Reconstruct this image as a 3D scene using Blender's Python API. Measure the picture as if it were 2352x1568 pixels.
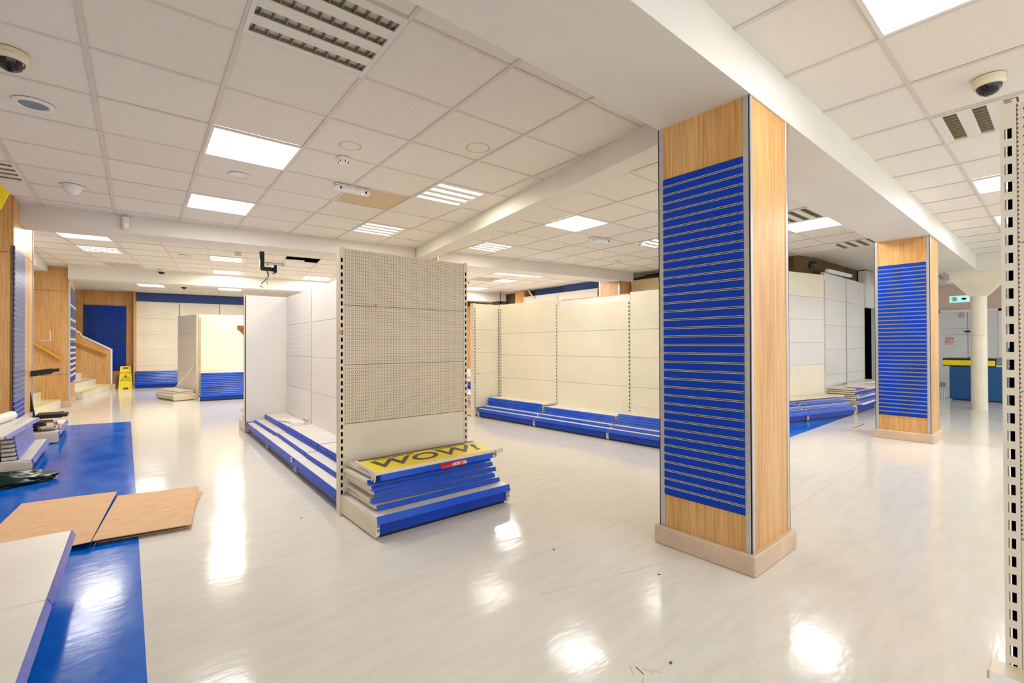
import bpy, math, random
from mathutils import Matrix, Vector
random.seed(7)
D2R = math.pi/180
scene = bpy.context.scene
for o in list(bpy.data.objects): bpy.data.objects.remove(o, do_unlink=True)
COL = scene.collection

# ------------------------------------------------------------------ camera
EYE = Vector((0, 0, 1.164))
YAW, PITCH, ROLL = 50.0*D2R, 0.43*D2R, -0.17*D2R
fw = Vector((math.cos(YAW)*math.cos(PITCH), math.sin(YAW)*math.cos(PITCH), math.sin(PITCH)))
rt = Vector((math.sin(YAW), -math.cos(YAW), 0))
up = rt.cross(fw)
rt2 = rt*math.cos(ROLL)+up*math.sin(ROLL)
up2 = -rt*math.sin(ROLL)+up*math.cos(ROLL)
cd = bpy.data.cameras.new('camera'); cam = bpy.data.objects.new('camera', cd); COL.objects.link(cam)
cd.sensor_width = 36; cd.lens = 1077.6/2352*36; cd.clip_start = .02; cd.clip_end = 100
cam.matrix_world = Matrix(((rt2.x, up2.x, -fw.x, EYE.x), (rt2.y, up2.y, -fw.y, EYE.y), (rt2.z, up2.z, -fw.z, EYE.z), (0, 0, 0, 1)))
scene.camera = cam
# ------------------------------------------------------------------ world + exposure
w = bpy.data.worlds.new('daylight'); scene.world = w; w.use_nodes = True
bgn = w.node_tree.nodes['Background']; bgn.inputs[0].default_value = (.88, .95, 1.0, 1); bgn.inputs[1].default_value = 1.5
vs = scene.view_settings
vs.view_transform = 'Standard'; vs.look = 'None'; vs.exposure = 0.62; vs.gamma = 1.0; vs.use_curve_mapping = False
LED_W, TUBE_W = 14.5, 9.0
LED_C, TUBE_C = (1.0, .985, .97), (1.0, .95, .80)

# ------------------------------------------------------------------ materials
def lin(r, g, b):
    f = lambda c: ((c/255+.055)/1.055)**2.4 if c/255 > .04045 else c/255/12.92
    return (f(r), f(g), f(b), 1)
class NT:
    def __init__(s, name):
        s.m = bpy.data.materials.new(name); s.m.use_nodes = True
        s.t = s.m.node_tree; s.b = s.t.nodes['Principled BSDF']
    def n(s, typ, **kw):
        x = s.t.nodes.new(typ)
        for k, v in kw.items(): setattr(x, k, v)
        return x
    def l(s, a, b): s.t.links.new(a, b)
    def coord(s, kind='Object', scale=(1, 1, 1)):
        tc = s.n('ShaderNodeTexCoord'); mp = s.n('ShaderNodeMapping'); mp.inputs['Scale'].default_value = scale
        s.l(tc.outputs[kind], mp.inputs['Vector']); return mp.outputs[0]
    def noise(s, vec, scale, detail=3, rough=.5):
        x = s.n('ShaderNodeTexNoise'); x.inputs['Scale'].default_value = scale; x.inputs['Detail'].default_value = detail
        x.inputs['Roughness'].default_value = rough; s.l(vec, x.inputs['Vector']); return x.outputs[0]
    def ramp(s, fac, stops):
        x = s.n('ShaderNodeValToRGB'); e = x.color_ramp.elements
        while len(e) < len(stops): e.new(.5)
        for q, (p, c) in zip(e, stops): q.position = p; q.color = c
        s.l(fac, x.inputs[0]); return x.outputs[0]
    def bump(s, h, strength, dist=.002):
        x = s.n('ShaderNodeBump'); x.inputs['Strength'].default_value = strength; x.inputs['Distance'].default_value = dist
        s.l(h, x.inputs['Height']); s.l(x.outputs[0], s.b.inputs['Normal'])
    def math(s, op, a, b=None):
        x = s.n('ShaderNodeMath', operation=op)
        for i, q in enumerate((a, b)):
            if q is None: continue
            if isinstance(q, (int, float)): x.inputs[i].default_value = q
            else: s.l(q, x.inputs[i])
        return x.outputs[0]
    def mix(s, fac, a, b):
        x = s.n('ShaderNodeMix', data_type='RGBA')
        if isinstance(fac, (int, float)): x.inputs[0].default_value = fac
        else: s.l(fac, x.inputs[0])
        for i, q in ((6, a), (7, b)):
            if isinstance(q, tuple): x.inputs[i].default_value = q
            else: s.l(q, x.inputs[i])
        return x.outputs[2]
    def base(s, c):
        if isinstance(c, tuple): s.b.inputs['Base Color'].default_value = c
        else: s.l(c, s.b.inputs['Base Color'])
        return s
    def rough(s, v):
        if isinstance(v, (int, float)): s.b.inputs['Roughness'].default_value = v
        else: s.l(v, s.b.inputs['Roughness'])
        return s
    def spec(s, v): s.b.inputs['Specular IOR Level'].default_value = v; return s
    def metal(s, v): s.b.inputs['Metallic'].default_value = v; return s

def plain(name, rgb, rough=.5, var=.04, scale=3., metal=0., spec=.5):
    m = NT(name); c = lin(*rgb); v = m.noise(m.coord(), scale, 4, .6)
    d = tuple(max(0, x*(1-var*2.2)) for x in c[:3])+(1,); h = tuple(min(1, x*(1+var)) for x in c[:3])+(1,)
    m.base(m.ramp(v, [(.3, d), (.7, h)])).rough(rough).metal(metal).spec(spec)
    return m.m
M = {}
def mk_wood(name, dark, light, seed):
    m = NT(name); v = m.coord('Object', (34, 34, 1.1)); a = m.noise(v, 2.2, 5, .65)
    v2 = m.coord('Object', (3, 3, .35)); b = m.noise(v2, 1.7, 2, .5)
    f = m.math('ADD', m.math('MULTIPLY', a, .7), m.math('MULTIPLY', b, .35))
    m.base(m.ramp(f, [(.36, lin(*dark)), (.66, lin(*light))])).rough(.38); m.bump(a, .08, .001); return m.m
M['wood'] = mk_wood('oak_laminate', (184, 126, 60), (226, 178, 116), 1)
M['rail'] = mk_wood('varnished_rail', (190, 122, 30), (226, 164, 62), 2)
def mk_floor():
    m = NT('cream_vinyl'); v = m.coord('Object', (1.0, 5.0, 1))
    a = m.noise(v, 3.2, 6, .65); b = m.noise(m.coord('Object', (.35, .35, 1)), 1.2, 3, .5); c = m.noise(m.coord('Object', (9, 9, 1)), 6, 4, .7)
    f = m.math('ADD', m.math('MULTIPLY', a, .55), m.math('ADD', m.math('MULTIPLY', b, .3), m.math('MULTIPLY', c, .15)))
    col = m.ramp(f, [(.34, lin(212, 205, 193)), (.52, lin(221, 215, 205)), (.7, lin(227, 222, 213))])
    sc = m.noise(m.coord('Object', (2.0, 16.0, 1)), 7, 2, .4)
    scf = m.ramp(sc, [(.71, (0, 0, 0, 1)), (.78, (.35, .35, .35, 1))])
    m.base(m.mix(scf, col, lin(176, 160, 138)))
    r = m.ramp(m.noise(m.coord('Object', (1.2, 3, 1)), 2.5, 4, .6), [(.3, (.08, .08, .08, 1)), (.75, (.17, .17, .17, 1))])
    m.rough(r).spec(.24)
    m.bump(m.noise(m.coord('Object', (1, 2.2, 1)), 7, 3, .6), .14, .005); return m.m
M['floor'] = mk_floor()
def mk_blue():
    m = NT('blue_vinyl'); a = m.noise(m.coord('Object', (1.6, 1.0, 1)), 3.0, 7, .7); b = m.noise(m.coord('Object', (7, 14, 1)), 6, 4, .7)
    f = m.math('ADD', m.math('MULTIPLY', a, .88), m.math('MULTIPLY', b, .12))
    m.base(m.ramp(f, [(.30, lin(0, 84, 186)), (.52, lin(4, 100, 204)), (.72, lin(50, 116, 206))]))
    m.rough(m.ramp(a, [(.3, (.10, .10, .10, 1)), (.7, (.20, .20, .20, 1))])).spec(.25)
    m.bump(m.noise(m.coord('Object', (1, 2, 1)), 12, 3, .5), .12, .004); return m.m
M['bluefloor'] = mk_blue()
def mk_tile(name, ring=None, tint=(237, 231, 222), brown=False):
    m = NT(name); oi = m.n('ShaderNodeObjectInfo')
    tc = m.n('ShaderNodeTexCoord'); ad = m.n('ShaderNodeVectorMath', operation='ADD')
    m.l(tc.outputs['Object'], ad.inputs[0]); m.l(oi.outputs['Location'], ad.inputs[1])
    sp = m.noise(ad.outputs[0], 170, 3, .75); sp2 = m.noise(ad.outputs[0], 34, 5, .7)
    c = m.ramp(sp, [(.29, lin(tint[0]-70, tint[1]-72, tint[2]-74)), (.40, lin(*tint))])
    c = m.mix(m.math('MULTIPLY', sp2, .12), c, lin(190, 176, 156))
    rnd = m.math('MULTIPLY', oi.outputs['Random'], .10)
    c = m.mix(rnd, c, lin(196, 180, 158))
    if ring:
        vl = m.n('ShaderNodeVectorMath', operation='DISTANCE'); m.l(tc.outputs['Object'], vl.inputs[0]); vl.inputs[1].default_value = (ring[0], ring[1], 0)
        dn = m.math('ADD', vl.outputs['Value'], m.math('MULTIPLY', m.noise(tc.outputs['Object'], 18, 3, .5), .02))
        q = m.math('ABSOLUTE', m.math('SUBTRACT', dn, ring[2]+.01))
        k = m.ramp(q, [(0, (.75, .75, .75, 1)), (.012, (0, 0, 0, 1))])
        c = m.mix(k, c, lin(196, 156, 92))
    m.base(c).rough(.85).spec(.2); m.bump(sp, .25, .002); return m.m
M['tile'] = mk_tile('mineral_tile')
M['tile_ring'] = mk_tile('mineral_tile_ring', (.16, .09, .088))
M['tile_ring2'] = mk_tile('mineral_tile_ring_faint', (-.03, .06, .078))
M['tile_brown'] = mk_tile('mineral_tile_stained', None, (216, 194, 158))
def mk_peg(name, rgb, pitch, rad, hole=(40, 32, 26)):
    # staggered pattern of punched holes, local x / z
    m = NT(name); tc = m.n('ShaderNodeTexCoord'); sx = m.n('ShaderNodeSeparateXYZ'); m.l(tc.outputs['Object'], sx.inputs[0])
    def lay(px, ox, oz):
        dx = m.math('MULTIPLY', m.math('SUBTRACT', m.math('MODULO', m.math('ADD', m.math('DIVIDE', sx.outputs['X'], px), 200+ox), 1.0), .5), px)
        dz = m.math('MULTIPLY', m.math('SUBTRACT', m.math('MODULO', m.math('ADD', m.math('DIVIDE', sx.outputs['Z'], pitch), 200+oz), 1.0), .5), pitch)
        return m.math('SQRT', m.math('ADD', m.math('MULTIPLY', dx, dx), m.math('MULTIPLY', dz, dz)))
    d = m.math('MINIMUM', lay(pitch*.6*.94, .5, 0), lay(pitch*.94, .5, .5)); k = m.math('LESS_THAN', d, rad)
    nz = m.noise(m.coord('Object', (1, 1, 1)), 2.2, 3)
    c = m.ramp(nz, [(.3, lin(*[x-8 for x in rgb])), (.7, lin(*rgb))])
    m.base(m.mix(k, c, lin(*hole))).rough(.45); return m.m
M['peg'] = mk_peg('pegboard_cream', (226, 207, 180), .0254, .0029, (34, 26, 20))
M['peg_w'] = mk_peg('pegboard_white', (230, 222, 214), .0254, .0024, (150, 108, 96))
M['peg_t'] = mk_peg('pegboard_tan', (214, 192, 148), .0254, .0026, (110, 84, 44))
def mk_lined(name, rgb):
    m = NT(name); tc = m.n('ShaderNodeTexCoord'); sx = m.n('ShaderNodeSeparateXYZ'); m.l(tc.outputs['Object'], sx.inputs[0])
    k = m.math('LESS_THAN', m.math('MODULO', m.math('ADD', m.math('DIVIDE', sx.outputs['Z'], .0178), 60), 1.0), .2)
    m.base(m.mix(k, lin(*rgb), lin(*[x-34 for x in rgb]))).rough(.4); return m.m
M['lined'] = mk_lined('ribbed_panel', (226, 220, 214))
M['cream'] = plain('cream_steel', (228, 214, 190), .4, .05, 1.6)
M['panel'] = plain('white_back_panel', (230, 224, 218), .35, .035, 1.3)
M['panel_y'] = plain('ivory_back_panel', (233, 224, 201), .36, .05, 1.1)
M['gloss'] = plain('gloss_white_panel', (232, 230, 224), .12, .03, 1.2)
M['white'] = plain('white_steel', (233, 227, 219), .35, .04, 3)
M['wall'] = plain('painted_wall', (224, 214, 196), .6, .03, 1)
M['wall_w'] = plain('white_wall', (228, 226, 224), .55, .02, 1)
M['wall_p'] = plain('peach_wall', (228, 198, 178), .55, .02, 1)
M['void'] = plain('bare_brown_wall', (112, 86, 52), .8, .2, 2)
M['beam'] = plain('plaster_beam', (227, 220, 210), .6, .03, 1.2)
M['tee'] = plain('tee_rail', (217, 207, 196), .45, .04, 5)
M['slat'] = plain('blue_slat', (0, 58, 174), .45, .06, 2, 0, .2)
M['slat2'] = plain('worn_blue_slat', (78, 104, 166), .35, .12, 4)
M['slat3'] = plain('pale_slat', (232, 222, 190), .4, .08, 6)
M['strip'] = plain('blue_price_strip', (0, 76, 198), .3, .10, 5, 0, .35)
M['kick'] = plain('blue_kick_plate', (0, 60, 172), .35, .10, 3, 0, .35)
M['strip_sheen'] = plain('sheen_price_strip', (96, 110, 206), .25, .10, 5, 0, .6)  # blue strip with reflected light put into its colour
M['alu'] = plain('brushed_aluminium', (196, 192, 188), .32, .05, 20, .55)
M['chan'] = plain('slot_channel', (26, 24, 24), .7, .1, 8)
M['plinth'] = plain('beige_plinth', (212, 184, 156), .5, .08, 5)
M['black'] = plain('black_steel', (14, 13, 14), .4, .1, 4)
M['dark'] = plain('gap_shade', (8, 7, 7), .9, .0, 2, 0, .0)  # near-black painted for the shade inside slots, doorway and ceiling opening
M['louvre'] = plain('aged_louvre', (150, 138, 104), .3, .15, 9, .25)
M['lampbody'] = plain('luminaire_white', (228, 222, 216), .4, .02, 3)
M['plastic'] = plain('cream_plastic', (226, 214, 180), .35, .04, 6)
M['plastic_w'] = plain('white_plastic', (232, 228, 224), .35, .03, 6)
M['fascia'] = plain('blue_fascia_felt', (58, 82, 140), .85, .10, 40)
M['yellow'] = plain('yellow_plastic', (246, 222, 6), .4, .03, 4)
M['yel_print'] = plain('yellow_print', (250, 222, 0), .4, .02, 4)
M['grey_ink'] = plain('grey_ink', (78, 70, 72), .5, .03, 4)
M['black_ink'] = plain('black_ink', (34, 30, 28), .5, .03, 4)
M['red'] = plain('red_print', (206, 22, 28), .45, .04, 4)
M['white_ink'] = plain('white_ink', (238, 234, 228), .5, .01, 4)
M['steps'] = plain('step_vinyl', (232, 226, 206), .35, .05, 3)
M['nosing'] = plain('yellow_nosing', (226, 208, 80), .45, .08, 6)
M['deskblue'] = plain('desk_blue', (12, 84, 142), .45, .05, 2)
M['deskgrey'] = plain('desk_grey', (120, 136, 150), .5, .04, 2)
M['roundcol'] = plain('cream_column', (230, 220, 196), .45, .05, 2)
M['bag'] = plain('green_bag', (8, 42, 34), .25, .4, 9)
M['purple'] = plain('purple_strip', (96, 62, 150), .4, .4, 60)
M['dome'] = plain('smoked_dome', (12, 11, 14), .08, .1, 4)
M['green'] = plain('exit_green', (24, 170, 140), .5, .02, 3)
def mk_card():
    m = NT('cardboard'); a = m.noise(m.coord('Object', (3, 14, 1)), 3, 5, .6)
    m.base(m.ramp(a, [(.3, lin(206, 164, 124)), (.7, lin(226, 188, 148))])).rough(.8).spec(.2); m.bump(a, .12, .002); return m.m
M['card'] = mk_card()
M['cardbrown'] = plain('brown_cardboard', (132, 90, 46), .85, .3, 14)
def mk_emit(name, col, s):
    m = NT(name); m.base((.8, .8, .8, 1)); m.b.inputs['Emission Color'].default_value = (*col, 1); m.b.inputs['Emission Strength'].default_value = s; return m.m
M['led'] = mk_emit('led_panel_lit', LED_C, 3.0)
M['tube'] = mk_emit('tube_lit', TUBE_C, 1.9)
M['gled'] = mk_emit('green_indicator', (.1, 1, .55), 3.0)
M['exitlit'] = mk_emit('exit_sign_lit', (.06, .62, .48), .8)
def mk_glass():
    m = NT('clear_plastic'); m.base((.9, .92, .95, 1)).rough(.12); m.b.inputs['Transmission Weight'].default_value = .8; m.b.inputs['Alpha'].default_value = .45; return m.m
M['clear'] = mk_glass()

# ------------------------------------------------------------------ mesh helpers
class MB:
    def __init__(s): s.v = []; s.f = []
    def add(s, vs, fs):
        k = len(s.v); s.v += [tuple(x) for x in vs]; s.f += [tuple(i+k for i in f) for f in fs]; return s
    def box(s, x0, y0, z0, x1, y1, z1):
        if x0 > x1: x0, x1 = x1, x0
        if y0 > y1: y0, y1 = y1, y0
        if z0 > z1: z0, z1 = z1, z0
        return s.add([(x0, y0, z0), (x1, y0, z0), (x1, y1, z0), (x0, y1, z0), (x0, y0, z1), (x1, y0, z1), (x1, y1, z1), (x0, y1, z1)],
                     [(0, 3, 2, 1), (4, 5, 6, 7), (0, 1, 5, 4), (1, 2, 6, 5), (2, 3, 7, 6), (3, 0, 4, 7)])
    def cbox(s, x0, y0, z0, x1, y1, z1, b):   # box with chamfered edges (octagonal in plan, chamfered top and bottom)
        def ring(z, q):
            return [(x0+q+b, y0+q, z), (x1-q-b, y0+q, z), (x1-q, y0+q+b, z), (x1-q, y1-q-b, z), (x1-q-b, y1-q, z), (x0+q+b, y1-q, z), (x0+q, y1-q-b, z), (x0+q, y0+q+b, z)]
        R = [ring(z0, b), ring(z0+b, 0), ring(z1-b, 0), ring(z1, b)]
        vs = sum(R, []); fs = [tuple(reversed(range(8))), tuple(range(24, 32))]
        for k in range(3):
            for i in range(8):
                j = (i+1) % 8; fs.append((8*k+i, 8*k+j, 8*k+8+j, 8*k+8+i))
        return s.add(vs, fs)
    def prism(s, poly, z0, z1):               # plan polygon (ccw) extruded in z
        n = len(poly); vs = [(x, y, z0) for x, y in poly]+[(x, y, z1) for x, y in poly]
        return s.add(vs, [tuple(reversed(range(n))), tuple(range(n, 2*n))]+[(i, (i+1) % n, n+(i+1) % n, n+i) for i in range(n)])
    def profx(s, poly, x0, x1):               # (y,z) polygon extruded along x
        n = len(poly); vs = [(x0, y, z) for y, z in poly]+[(x1, y, z) for y, z in poly]
        return s.add(vs, [tuple(range(n)), tuple(reversed(range(n, 2*n)))]+[(i, n+i, n+(i+1) % n, (i+1) % n) for i in range(n)])
    def profy(s, poly, y0, y1):               # (x,z) polygon extruded along y
        n = len(poly); vs = [(x, y0, z) for x, z in poly]+[(x, y1, z) for x, z in poly]
        return s.add(vs, [tuple(reversed(range(n))), tuple(range(n, 2*n))]+[(i, (i+1) % n, n+(i+1) % n, n+i) for i in range(n)])
    def lathe(s, prof, n=24, c=(0, 0, 0), cap=True):    # (r,z)
        k = len(prof); vs = []
        for i in range(n):
            a = 2*math.pi*i/n
            for r, z in prof: vs.append((c[0]+r*math.cos(a), c[1]+r*math.sin(a), c[2]+z))
        fs = []
        for i in range(n):
            j = (i+1) % n
            for q in range(k-1): fs.append((i*k+q, j*k+q, j*k+q+1, i*k+q+1))
        if not cap: fs += [(i*k+k-1, ((i+1) % n)*k+k-1, ((i+1) % n)*k, i*k) for i in range(n)]; return s.add(vs, fs)
        fs.append(tuple(i*k for i in reversed(range(n)))); fs.append(tuple(i*k+k-1 for i in range(n)))
        return s.add(vs, fs)
    def tube(s, pts, r, n=8):
        pts = [Vector(p) for p in pts]; vs = []; m = len(pts)
        for i, p in enumerate(pts):
            t = (pts[min(i+1, m-1)]-pts[max(i-1, 0)]).normalized()
            a = Vector((0, 0, 1)) if abs(t.z) < .9 else Vector((1, 0, 0))
            e = t.cross(a).normalized(); g = t.cross(e)
            for k in range(n): vs.append(p+r*(math.cos(2*math.pi*k/n)*e+math.sin(2*math.pi*k/n)*g))
        fs = [(i*n+k, i*n+(k+1) % n, (i+1)*n+(k+1) % n, (i+1)*n+k) for i in range(m-1) for k in range(n)]
        fs += [tuple(range(n)), tuple(reversed(range((m-1)*n, m*n)))]
        return s.add(vs, fs)
    def mesh(s, name, mat, smooth=False):
        me = bpy.data.meshes.new(name); me.from_pydata(s.v, [], s.f); me.validate()
        if mat: me.materials.append(M[mat] if isinstance(mat, str) else mat)
        import bmesh
        b = bmesh.new(); b.from_mesh(me); bmesh.ops.recalc_face_normals(b, faces=b.faces); b.to_mesh(me); b.free()
        if smooth:
            for p in me.polygons: p.use_smooth = True
            try: me.set_sharp_from_angle(angle=35*D2R)
            except Exception: pass
        return me
    def build(s, name, mat, parent=None, loc=None, rot=None, smooth=False): return inst(name, s.mesh(name, mat, smooth), parent, loc, rot)
def inst(name, me, parent=None, loc=None, rot=None):
    o = bpy.data.objects.new(name, me); COL.objects.link(o)
    if parent: o.parent = parent
    if loc is not None: o.location = loc
    if rot is not None: o.rotation_euler = rot if not isinstance(rot, (int, float)) else (0, 0, rot)
    return o
def tag(o, label=None, cat=None, group=None, kind=None):
    if label: o['label'] = label
    if cat: o['category'] = cat
    if group: o['group'] = group
    if kind: o['kind'] = kind
    return o
def thing(name, loc, rz, label, cat, group=None):
    return tag(inst(name, None, None, loc, rz), label, cat, group)
def struct(o): o['kind'] = 'structure'; return o
def bx(*a): return MB().box(*a)
def text(name, body, size, mat, parent, mat4, depth=.0012, shear=0, xs=1.0):
    cu = bpy.data.curves.new(name, 'FONT'); cu.body = body; cu.size = size; cu.extrude = depth; cu.align_x = 'CENTER'; cu.align_y = 'CENTER'; cu.shear = shear; cu.offset = .02*size; cu.resolution_u = 3
    t = bpy.data.objects.new(name, cu); COL.objects.link(t); dg = bpy.context.evaluated_depsgraph_get(); dg.update()
    me = bpy.data.meshes.new_from_object(t.evaluated_get(dg)); bpy.data.objects.remove(t, do_unlink=True)
    me.name = name; me.materials.clear(); me.materials.append(M[mat]); me.transform(Matrix.Diagonal((xs, 1, 1, 1)))
    o = inst(name, me, parent); o.matrix_local = mat4; return o
ORD = ['lowest', 'second lowest', 'third lowest', 'fourth lowest', 'fifth lowest', 'sixth lowest', 'seventh lowest', 'eighth lowest', 'ninth lowest', 'tenth lowest', 'eleventh lowest', 'twelfth lowest']

ZC, ZS = 2.678, 2.434
# ------------------------------------------------------------------ setting: floor
fl = struct(MB().box(-5, -6, -.06, 19, 19, 0).build('floor', 'floor'))
struct(MB().prism([(-1.3, -.5), (.05, -.5), (.08, 2.06), (.11, 4.8), (.15, 9.34), (-.52, 9.5), (-1.3, 9.66)], .0, .0012).build('floor_blue_strip', 'bluefloor'))
struct(MB().prism([(4.9, 2.24), (9.3, 2.32), (9.05, 2.42), (7.6, 2.78), (4.9, 3.3)], .0, .0012).build('floor_blue_patch', 'bluefloor'))
hat = struct(MB().box(-.26, -.15, 0, .26, .15, .001).build('floor_hatch', 'floor', None, (8.05, 2.1, 0)))
MB().box(-.27, -.16, 0, .27, -.15, .0013).box(.26, -.15, 0, .27, .15, .0013).build('hatch_edge', 'chan', hat)
for k, (a, b) in enumerate((((1.5, 1.6), (2.41, 1.36)), ((2.95, 1.25), (7.2, 1.38)), ((.05, 9.4), (1.2, 10.4)))):
    dx, dy = b[0]-a[0], b[1]-a[1]; L = math.hypot(dx, dy); n = (-dy/L*.0018, dx/L*.0018)
    MB().prism([(a[0]-n[0], a[1]-n[1]), (b[0]-n[0], b[1]-n[1]), (b[0]+n[0], b[1]+n[1]), (a[0]+n[0], a[1]+n[1])], 0, .0006).build('vinyl_seam', 'plinth', fl)

# ------------------------------------------------------------------ setting: ceiling
ce = struct(MB().prism([(-5, -3.2), (9, -3.2), (9, -1.3), (19, -1.3), (19, 18.5), (-5, 18.5)], ZC+.022, ZC+.1).build('ceiling', 'beam'))  # unseen front edge cut back at right so daylight gets in
def bbeam(u): return 7.2-.1414*(u+.84)      # front line of the skewed cross beam
class Lat:
    def __init__(s, ang, px, py, ox, oy): s.a = ang*D2R; s.px, s.py, s.ox, s.oy = px, py, ox, oy
    def P(s, i, j):
        x, y = s.ox+s.px*i, s.oy+s.py*j; c, q = math.cos(s.a), math.sin(s.a); return (c*x-q*y, q*x+c*y)
LA = Lat(-1.526, .6, .6, -.2171, 1.9934)
LB = Lat(-9.3, .563, .563, -2.05, 9.33)
LC = Lat(0.0, .632, .6, 2.905, .6)
HAT = {}   # cells taken by luminaires or holes
lum_cells = {'A': {}, 'B': {}, 'C': {}}
LEDS = [('A', 1, 3, 'square LED ceiling panel nearest the louvred light, over the left aisle'), ('A', 1, 6, 'lit LED ceiling panel close to the cross beam, left of the green-lit emergency fitting'),
        ('A', 7, 3, 'diamond-looking lit LED panel left of the big blue column'), ('A', 11, 0, 'lit LED ceiling panel just right of the big blue column'),
        ('C', -1, -1, 'very bright LED panel cut by the top edge of the picture at right'), 
        ('B', 0, -2, 'lit LED panel half hidden behind the cross beam at far left'), ('B', 6, 3, 'lit LED panel over the top edge of the white gondola'),
        ('B', 12, -2, 'thin lit panel behind the cross beam, left one of the pair'), ('B', 13, -2, 'thin lit panel behind the cross beam, right one of the pair'),
        ('B', 13, 3, 'distant lit panel seen in the gap right of the pegboard end'), ('B', 0, 9, 'far lit panel above the blue fascia at left'), ('B', 3, 9, 'far lit panel above the blue fascia near the white gondola'),
        ('C', 5, -1, 'lit panel in the right ceiling bay beside the slotted upright'), ('C', 8, -1, 'small far lit panel in the right ceiling bay beside the slotted upright'), ('B', 13, 6, 'farthest lit panel in the gap right of the pegboard end')]
LITT = [('A', 4, 3, 'lit four-tube louvre light in front of the skewed beam'), ('A', 4, 6, 'lit four-tube louvre light above the pegboard end panel'), ('A', 7, 6, 'lit four-tube louvre light right of the skewed beam'),
        ('A', 10, 3, 'lit four-tube louvre light cut off by the big blue column'), ('B', 0, 0, 'lit four-tube light beyond the cross beam at far left'), ('B', 3, 0, 'lit four-tube light beyond the cross beam, nearer of the middle two'),
        ('B', 3, 3, 'lit four-tube light just in front of the second cross beam'), ('B', 13, 0, 'lit half of the far light pair above the ivory gondola')]
DARKT = [('A', 1, 0, 'big unlit louvre light at the top edge of the picture'), ('A', 10, 0, 'unlit louvre light peeping out right of the big blue column'), ('A', 14, 0, 'unlit louvre light left of the second blue column top'),
         ('C', 2, -1, 'unlit louvre light behind the pegboard at the right edge'), ('B', 0, 3, 'unlit louvre light in front of the second cross beam at far left'), ('B', 8, 1, 'unlit louvre light above the white gondola top'), ('B', 12, 0, 'unlit half of the far light pair above the ivory gondola'), ('A', -2, 6, 'brownish unlit louvre light cut by the left picture edge')]
for L in LEDS+LITT+DARKT: lum_cells[L[0]][(L[1], L[2])] = 1
lum_cells['B'][(5, -1)] = 1   # missing tile
tiles = []
for key, lat, ri, rj in (('A', LA, range(-3, 16), range(-1, 10)), ('B', LB, range(-6, 26), range(-6, 18)), ('C', LC, range(-8, 24), range(-6, 2))):
    for i in ri:
        for j in rj:
            cx, cy = lat.P(i+.5, j+.5)
            if key == 'A' and not (cy > 1.3 and cy < bbeam(cx)+.3 and -1.9 < cx < 9.0): continue
            if key == 'B' and not (cy > bbeam(cx)+.1 and cy < 17.6 and -4 < cx < 10.5): continue
            if key == 'C' and not ((-3.0 if cx < 8.6 else -1.1) < cy < 1.35 and cx > -2): continue
            if (i, j) in lum_cells[key]: continue
            tiles.append((math.hypot(cx, cy), key, lat, i, j, cx, cy))
def vis(t):
    d = Vector((t[5], t[6], ZC))-EYE; z = d.dot(fw)
    if z < .3: return False
    return abs(d.dot(rt)/z) < 1.35 and d.dot(up)/z < .95
tiles.sort(key=lambda t: (not vis(t), t[0]))
tm = {}
for key, lat in (('A', LA), ('B', LB), ('C', LC)):
    a, b = lat.px/2-.0075, lat.py/2-.0075
    tm[key] = MB().cbox(-a, -b, 0, a, b, .012, .002).mesh('ceiling_tile', 'tile')
special = {('A', 2, 2): 'tile_ring2', ('A', 3, 1): 'tile_ring', ('A', 3, 4): 'tile_brown'}
rest = MB(); nt = 0
for t in tiles:
    _, key, lat, i, j, cx, cy = t
    dz = random.uniform(0, .0015)
    if nt < 300 and vis(t):
        me = tm[key]
        if (key, i, j) in special: me = me.copy(); me.materials[0] = M[special[(key, i, j)]]
        inst('ceiling_tile', me, ce, (cx, cy, ZC+.005+dz), lat.a); nt += 1
    else:
        p = [lat.P(i+q, j+r) for q, r in ((.013, .013), (.987, .013), (.987, .987), (.013, .987))]; rest.prism(p, ZC+.005, ZC+.017)
tag(rest.build('ceiling_tiles_beyond', 'tile', ce), kind='stuff')
def tee(a, b, wdt=.024, z=ZC):
    dx, dy = b[0]-a[0], b[1]-a[1]; L = math.hypot(dx, dy)
    MB().box(0, -wdt/2, 0, L, wdt/2, .004).build('tee_rail', 'tee', ce, (a[0], a[1], z), math.atan2(dy, dx))
def clipline(p, q, ok):
    n = 120; pts = [(p[0]+(q[0]-p[0])*k/n, p[1]+(q[1]-p[1])*k/n) for k in range(n+1)]; run = [x for x in pts if ok(*x)]
    return (run[0], run[-1]) if len(run) > 3 else None
okA = lambda x, y: y > 1.35 and y < bbeam(x)+.2 and -1.9 < x < 9.0
okB = lambda x, y: y > bbeam(x)+.15 and y < 17.5 and -4 < x < 10.5
okC = lambda x, y: (-3.1 if x < 8.9 else -1.25) < y < 1.2 and x > -2
for lat, ok, ri, rj, dz in ((LA, okA, (-3, 16), (-2, 10), 0), (LB, okB, (-6, 26), (-8, 18), .0003), (LC, okC, (-8, 24), (-6, 2), .0002)):
    for i in range(ri[0], ri[1]+1):
        c = clipline(lat.P(i, rj[0]), lat.P(i, rj[1]), ok)
        if c: tee(*c, z=ZC+dz)
    for j in range(rj[0], rj[1]+1):
        c = clipline(lat.P(ri[0], j), lat.P(ri[1], j), ok)
        if c: tee(*c, wdt=.02, z=ZC+.0012+dz)
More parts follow.
